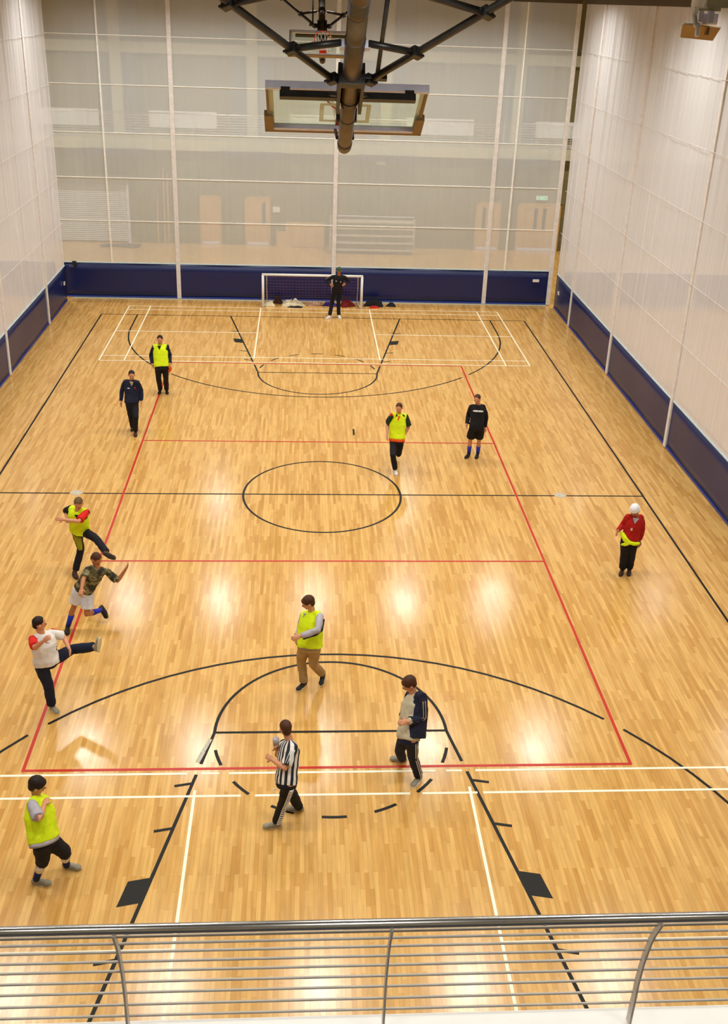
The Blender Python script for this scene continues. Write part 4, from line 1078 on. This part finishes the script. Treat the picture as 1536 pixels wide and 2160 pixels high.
def beanie(m):
    def f(c):
        hd, HF, HS, HU = c['hd'], c['HF'], c['HS'], c['HU']
        b = MB(); b.ell(hd + HU * 0.055 - HF * 0.012, HS, HF, HU, 0.092, 0.108, 0.092)
        o = fuse(b, 'beanie', m, c['root'], c['org'], 0.01, 2, 0.008, 0.03)
        r_ = MB(); r_.rings([[hd + HU * zz + HF * (0.108 * kk * math.sin(2 * PI * q / 24) - 0.012) + HS * (0.093 * kk * math.cos(2 * PI * q / 24)) for q in range(24)] for zz, kk in ((0.02, 1.0), (0.03, 1.05), (0.055, 1.05), (0.06, 1.0))])
        r_.build('turn_up', m, o, True, c['org'])
    return f
def cap(m):
    def f(c):
        hd, HF, HS, HU = c['hd'], c['HF'], c['HS'], c['HU']
        b = MB(); b.ell(hd + HU * 0.06 - HF * 0.008, HS, HF, HU, 0.088, 0.104, 0.072)
        b.ell(hd + HU * 0.05 + HF * 0.11, HS, HF, HU, 0.07, 0.065, 0.014)
        fuse(b, 'cap', m, c['root'], c['org'], 0.01, 2)
    return f
def waist_bib(m):
    def f(c):
        F = c['F']; U = c['UPT']; ay = (F - U * F.dot(U)).normalized(); ax = ay.cross(U); J = c['J']
        p = lambda x, t, d: c['mh'].lerp(c['nk'], t) + ax * x + ay * d
        b = MB()
        b.tube([p(0.17, .22, .12), p(0.10, .08, .175), p(0.0, -.02, .185), p(-0.1, -.01, .175), p(-0.17, -.01, .11)], [.05, .055, .045, .04, .035], 10, flat=(ay, .5), dome=True)
        b.tube([p(0.0, -.02, .185), p(0.06, -.10, .18), p(0.12, -.17, .16)], [.04, .045, .03], 10, flat=(ay, .5), dome=True)
        fuse(b, 'tied_bib', m, c['root'], c['org'], 0.012, 2, 0.02, 0.06)
    return f
def open_jacket(m, key='1'):
    """jacket worn off the front: back and near side panel with its sleeves"""
    def f(c):
        F = c['F']; R = []
        g = MB()
        rs = [c['ring'](t, w_, d_) for t, w_, d_ in ((.03, .20, .165), (.15, .20, .165), (.4, .192, .16), (.7, .196, .158), (.85, .19, .14), (.97, .12, .10))]
        mid = lambda r_: sum(r_, Vector()) / len(r_)
        outr = []
        for r_ in rs:
            cc = mid(r_) - F * 0.05; outr.append([p - F * 0.055 for p in r_])
        g.rings(outr)
        for i in '01':
            J = c['J']; sh, el, wr = J['s' + i], J['e' + i], J['w' + i]; s = c['s']
            g.tube([(J['s0'] + J['s1']) / 2 * 0.5 + sh * 0.5, sh, sh.lerp(el, .5), el, el.lerp(wr, .85)], [.075 * s, .082 * s, .078 * s, .072 * s, .062 * s], 14)
        fuse(g, 'jacket', m, c['root'], c['org'], 0.014, 3, 0.03)
    return f
def toe_stripes(m):
    def f(c):
        pass
    return f
W = C['white tape']
person('keeper', 'goalkeeper in black tracksuit and green cap, hands on hips before the goal', -92, skin='skin2', hair='dark hair', shirt='black tracksuit', leg_m='black tracksuit', shoes='white shoe', sole='white shoe',
       collar='black cloth', hem=-0.05, extras=(cap(C['green cap']), chest_patch('chest_logo', W, 0.075, .72, .05, .02), chest_patch('chest_logo', W, -0.085, .70, .03, .03), sleeve_stripe('0', C['grey shirt'], (-.02, .02), .008, 0.9)))
person('bibfar', 'person standing in lime bib over dark top by the far three point line', -90, hair='dark hair', shirt='navy tracksuit', bib='lime bib fabric', leg_m='black tracksuit', shoes='black shoe', sole='dark sole', collar='black cloth')
person('dark', 'person walking in all dark navy tracksuit left of the red line', -84, hair='dark hair', shirt='navy tracksuit', baggy=1.06, leg_m='black tracksuit', shoes='brown shoe', sole='dark sole', hem=-0.04, collar='tan panel',
       extras=(chest_patch('chest_logo', W, 0.075, .66, .05, .022, .150), chest_patch('chest_crest', C['red shirt'], -0.085, .68, .03, .035, .150), sleeve_stripe('0', C['grey shirt'], (0.0, .025), .012)))
person('orange', 'person jogging in lime bib over orange shirt and black trousers, centre right', -95, look=-110, hair='brown hair', shirt='orange shirt', sleeve='short', sleeve_m='dark green sleeve', bib='lime bib fabric', bib_hem=0.06, hem=-0.04,
       leg_m='black tracksuit', shoes='white shoe', sole='white shoe', collar='orange shirt', extras=(leg_stripe('0', W, w_=.022), hem_band(C['orange shirt'], -.05, .08, 1.0)))
person('sweater', 'person in black sweater with white chest lettering, black shorts and blue socks', -95, look=-120, hair='brown hair', shirt='black sweater', legs='shorts', leg_m='black sweater', shoes='black shoe', sole='dark sole', sock='blue sock', skin='skin',
       extras=(letter_band(W),))
person('red', 'person in red top and white beanie standing right of the court', -108, look=-125, pitch=0.5, skin='skin2', hair=None, shirt='red fleece', baggy=1.05, leg_m='black tracksuit', shoes='brown shoe', sole='dark sole', collar='grey shirt',
       extras=(beanie(C['white knit']), waist_bib(C['lime bib fabric']), chest_patch('chest_crest', C['pink cloth'], 0.03, .52, .04, .05, .16)))
person('kicker', 'person in lime bib kicking a leg out, left of the halfway line', -80, look=-100, pitch=0.8, hair='cropped hair', shirt='black cloth', sleeve='short', sleeve_m=('black cloth', 'red shirt'), bib='lime bib fabric', leg_m='black tracksuit', shoes='brown shoe', sole='dark sole', collar='black cloth',
       extras=(bib_tail(C['olive cloth'], '0'), leg_stripe('1', C['tan panel'], w_=.045, thigh=False, a0=.02, a1=.7, shift=-0.05),))
person('camo', 'person running in camouflage top, white shorts and blue socks', -15, look=-30, pitch=0.7, skin='skin2', hair='brown hair', shirt='camo', sleeve='short', legs='shorts', leg_m='white shorts', shoes='black shoe', sole='dark sole', sock='blue sock')
person('white', 'person in white and red shirt swinging one leg out level, at the left', 28, look=20, pitch=0.15, hair='dark hair', shirt='white shirt', sleeve='short', sleeve_m=('red shirt', 'white shirt'), baggy=1.12, leg_m='navy tracksuit', shoes='grey shoe', sole='blonde sole', hem=-0.02,
       extras=(sleeve_stripe('1', C['red shirt'], (-.045,), .02, .86), chest_patch('chest_lettering', C['black cloth'], 0.02, .42, .14, .025, .158), chest_patch('chest_lettering', C['black cloth'], 0.02, .50, .12, .02, .16)))
person('khaki', 'person in lime bib over grey sleeves and khaki trousers walking by the near arc', -165, look=-168, pitch=0.35, hair='brown hair', hair_s=1.08, shirt='grey shirt', bib='lime bib fabric', leg_m='khaki trousers', shoes='black shoe', sole='blonde sole', baggy=1.06,
       collar='grey shirt', extras=(sleeve_stripe('1', C['black cloth'], (0.0,), .035, side=Vector((1, -.1, -.5))),))
person('jacket', 'person in open dark jacket over grey shirt stepping near the free throw circle', 182, look=196, pitch=0.45, hair='brown hair', hair_s=1.1, shirt='light grey shirt', hem=-0.03, leg_m='navy tracksuit', shoes='grey shoe', sole='white shoe', baggy=1.04,
       extras=(open_jacket(C['dark navy cloth']), leg_stripe('1', W, w_=.012, shift=-.018), leg_stripe('1', W, w_=.010, shift=.012), sleeve_stripe('1', C['tan panel'], (-.02, .015), .014, r0=.088)))
person('striped', 'person in black and white vertically striped shirt facing away at near centre', 160, look=118, pitch=0.15, hair='brown hair', shirt='striped shirt', sleeve='short', leg_m='black tracksuit', shoes='grey shoe', sole='blonde sole', hem=-0.02,
       extras=(leg_stripe('1', W, w_=.03, checks=1), sleeve_stripe('1', W, (-.028, 0.0, .028), .010, .86, side=Vector((0.1, -.6, .7))), chest_patch('logo', W, -0.12, -.16, .04, .02, .12)))
person('bibnear', 'person in lime bib over grey top running at the bottom left', 12, look=5, pitch=0.35, hair='dark hair', hair_s=1.1, shirt='grey shirt', sleeve='short', bib='lime bib fabric', bib_hem=0.03, legs='cropped', leg_m='black tracksuit', shoes='grey shoe', sole='blonde sole', sock='navy sock', baggy=1.12,
       extras=(hem_band(C['grey shirt'], -.05, .05, 1.12), band('leg_band', C['white shirt'], '0', 'k', 'a', .16, .52, .06), band('leg_band', C['white shirt'], '1', 'k', 'a', .16, .52, .06)))
# things held
wv = Vector(SK['striped']['w0']); ev = Vector(SK['striped']['e0']); dv = (wv - ev).normalized()
c = wv + dv * 0.1 + Z_ * 0.06
o = MB().tube([c - Z_ * 0.05, c + Z_ * 0.02, c + Z_ * 0.06, c + Z_ * 0.07], [.036, .042, .045, .03], 16, dome=False).build('item', C['grey shirt'], origin=c, smooth=True)  # unidentified small grey item, given a beaker shape
tag(o, 'small pale grey cup held up by the person in the striped shirt', 'item')
wv = Vector(SK['bibfar']['w1']); 
o = MB(); o.tube([wv + Vector((0.0, -.03, -.05)), wv + Vector((0.01, -.05, -.14)), wv + Vector((-.03, -.05, -.22))], [.03, .05, .035], 10, flat=(Y_, .5), dome=True)
o = fuse(o, 'bib_bundle', C['orange shirt'], None, wv, 0.012, 2, 0.02, 0.05)
tag(o, 'orange cloth held by the person in the lime bib by the far arc', 'cloth')
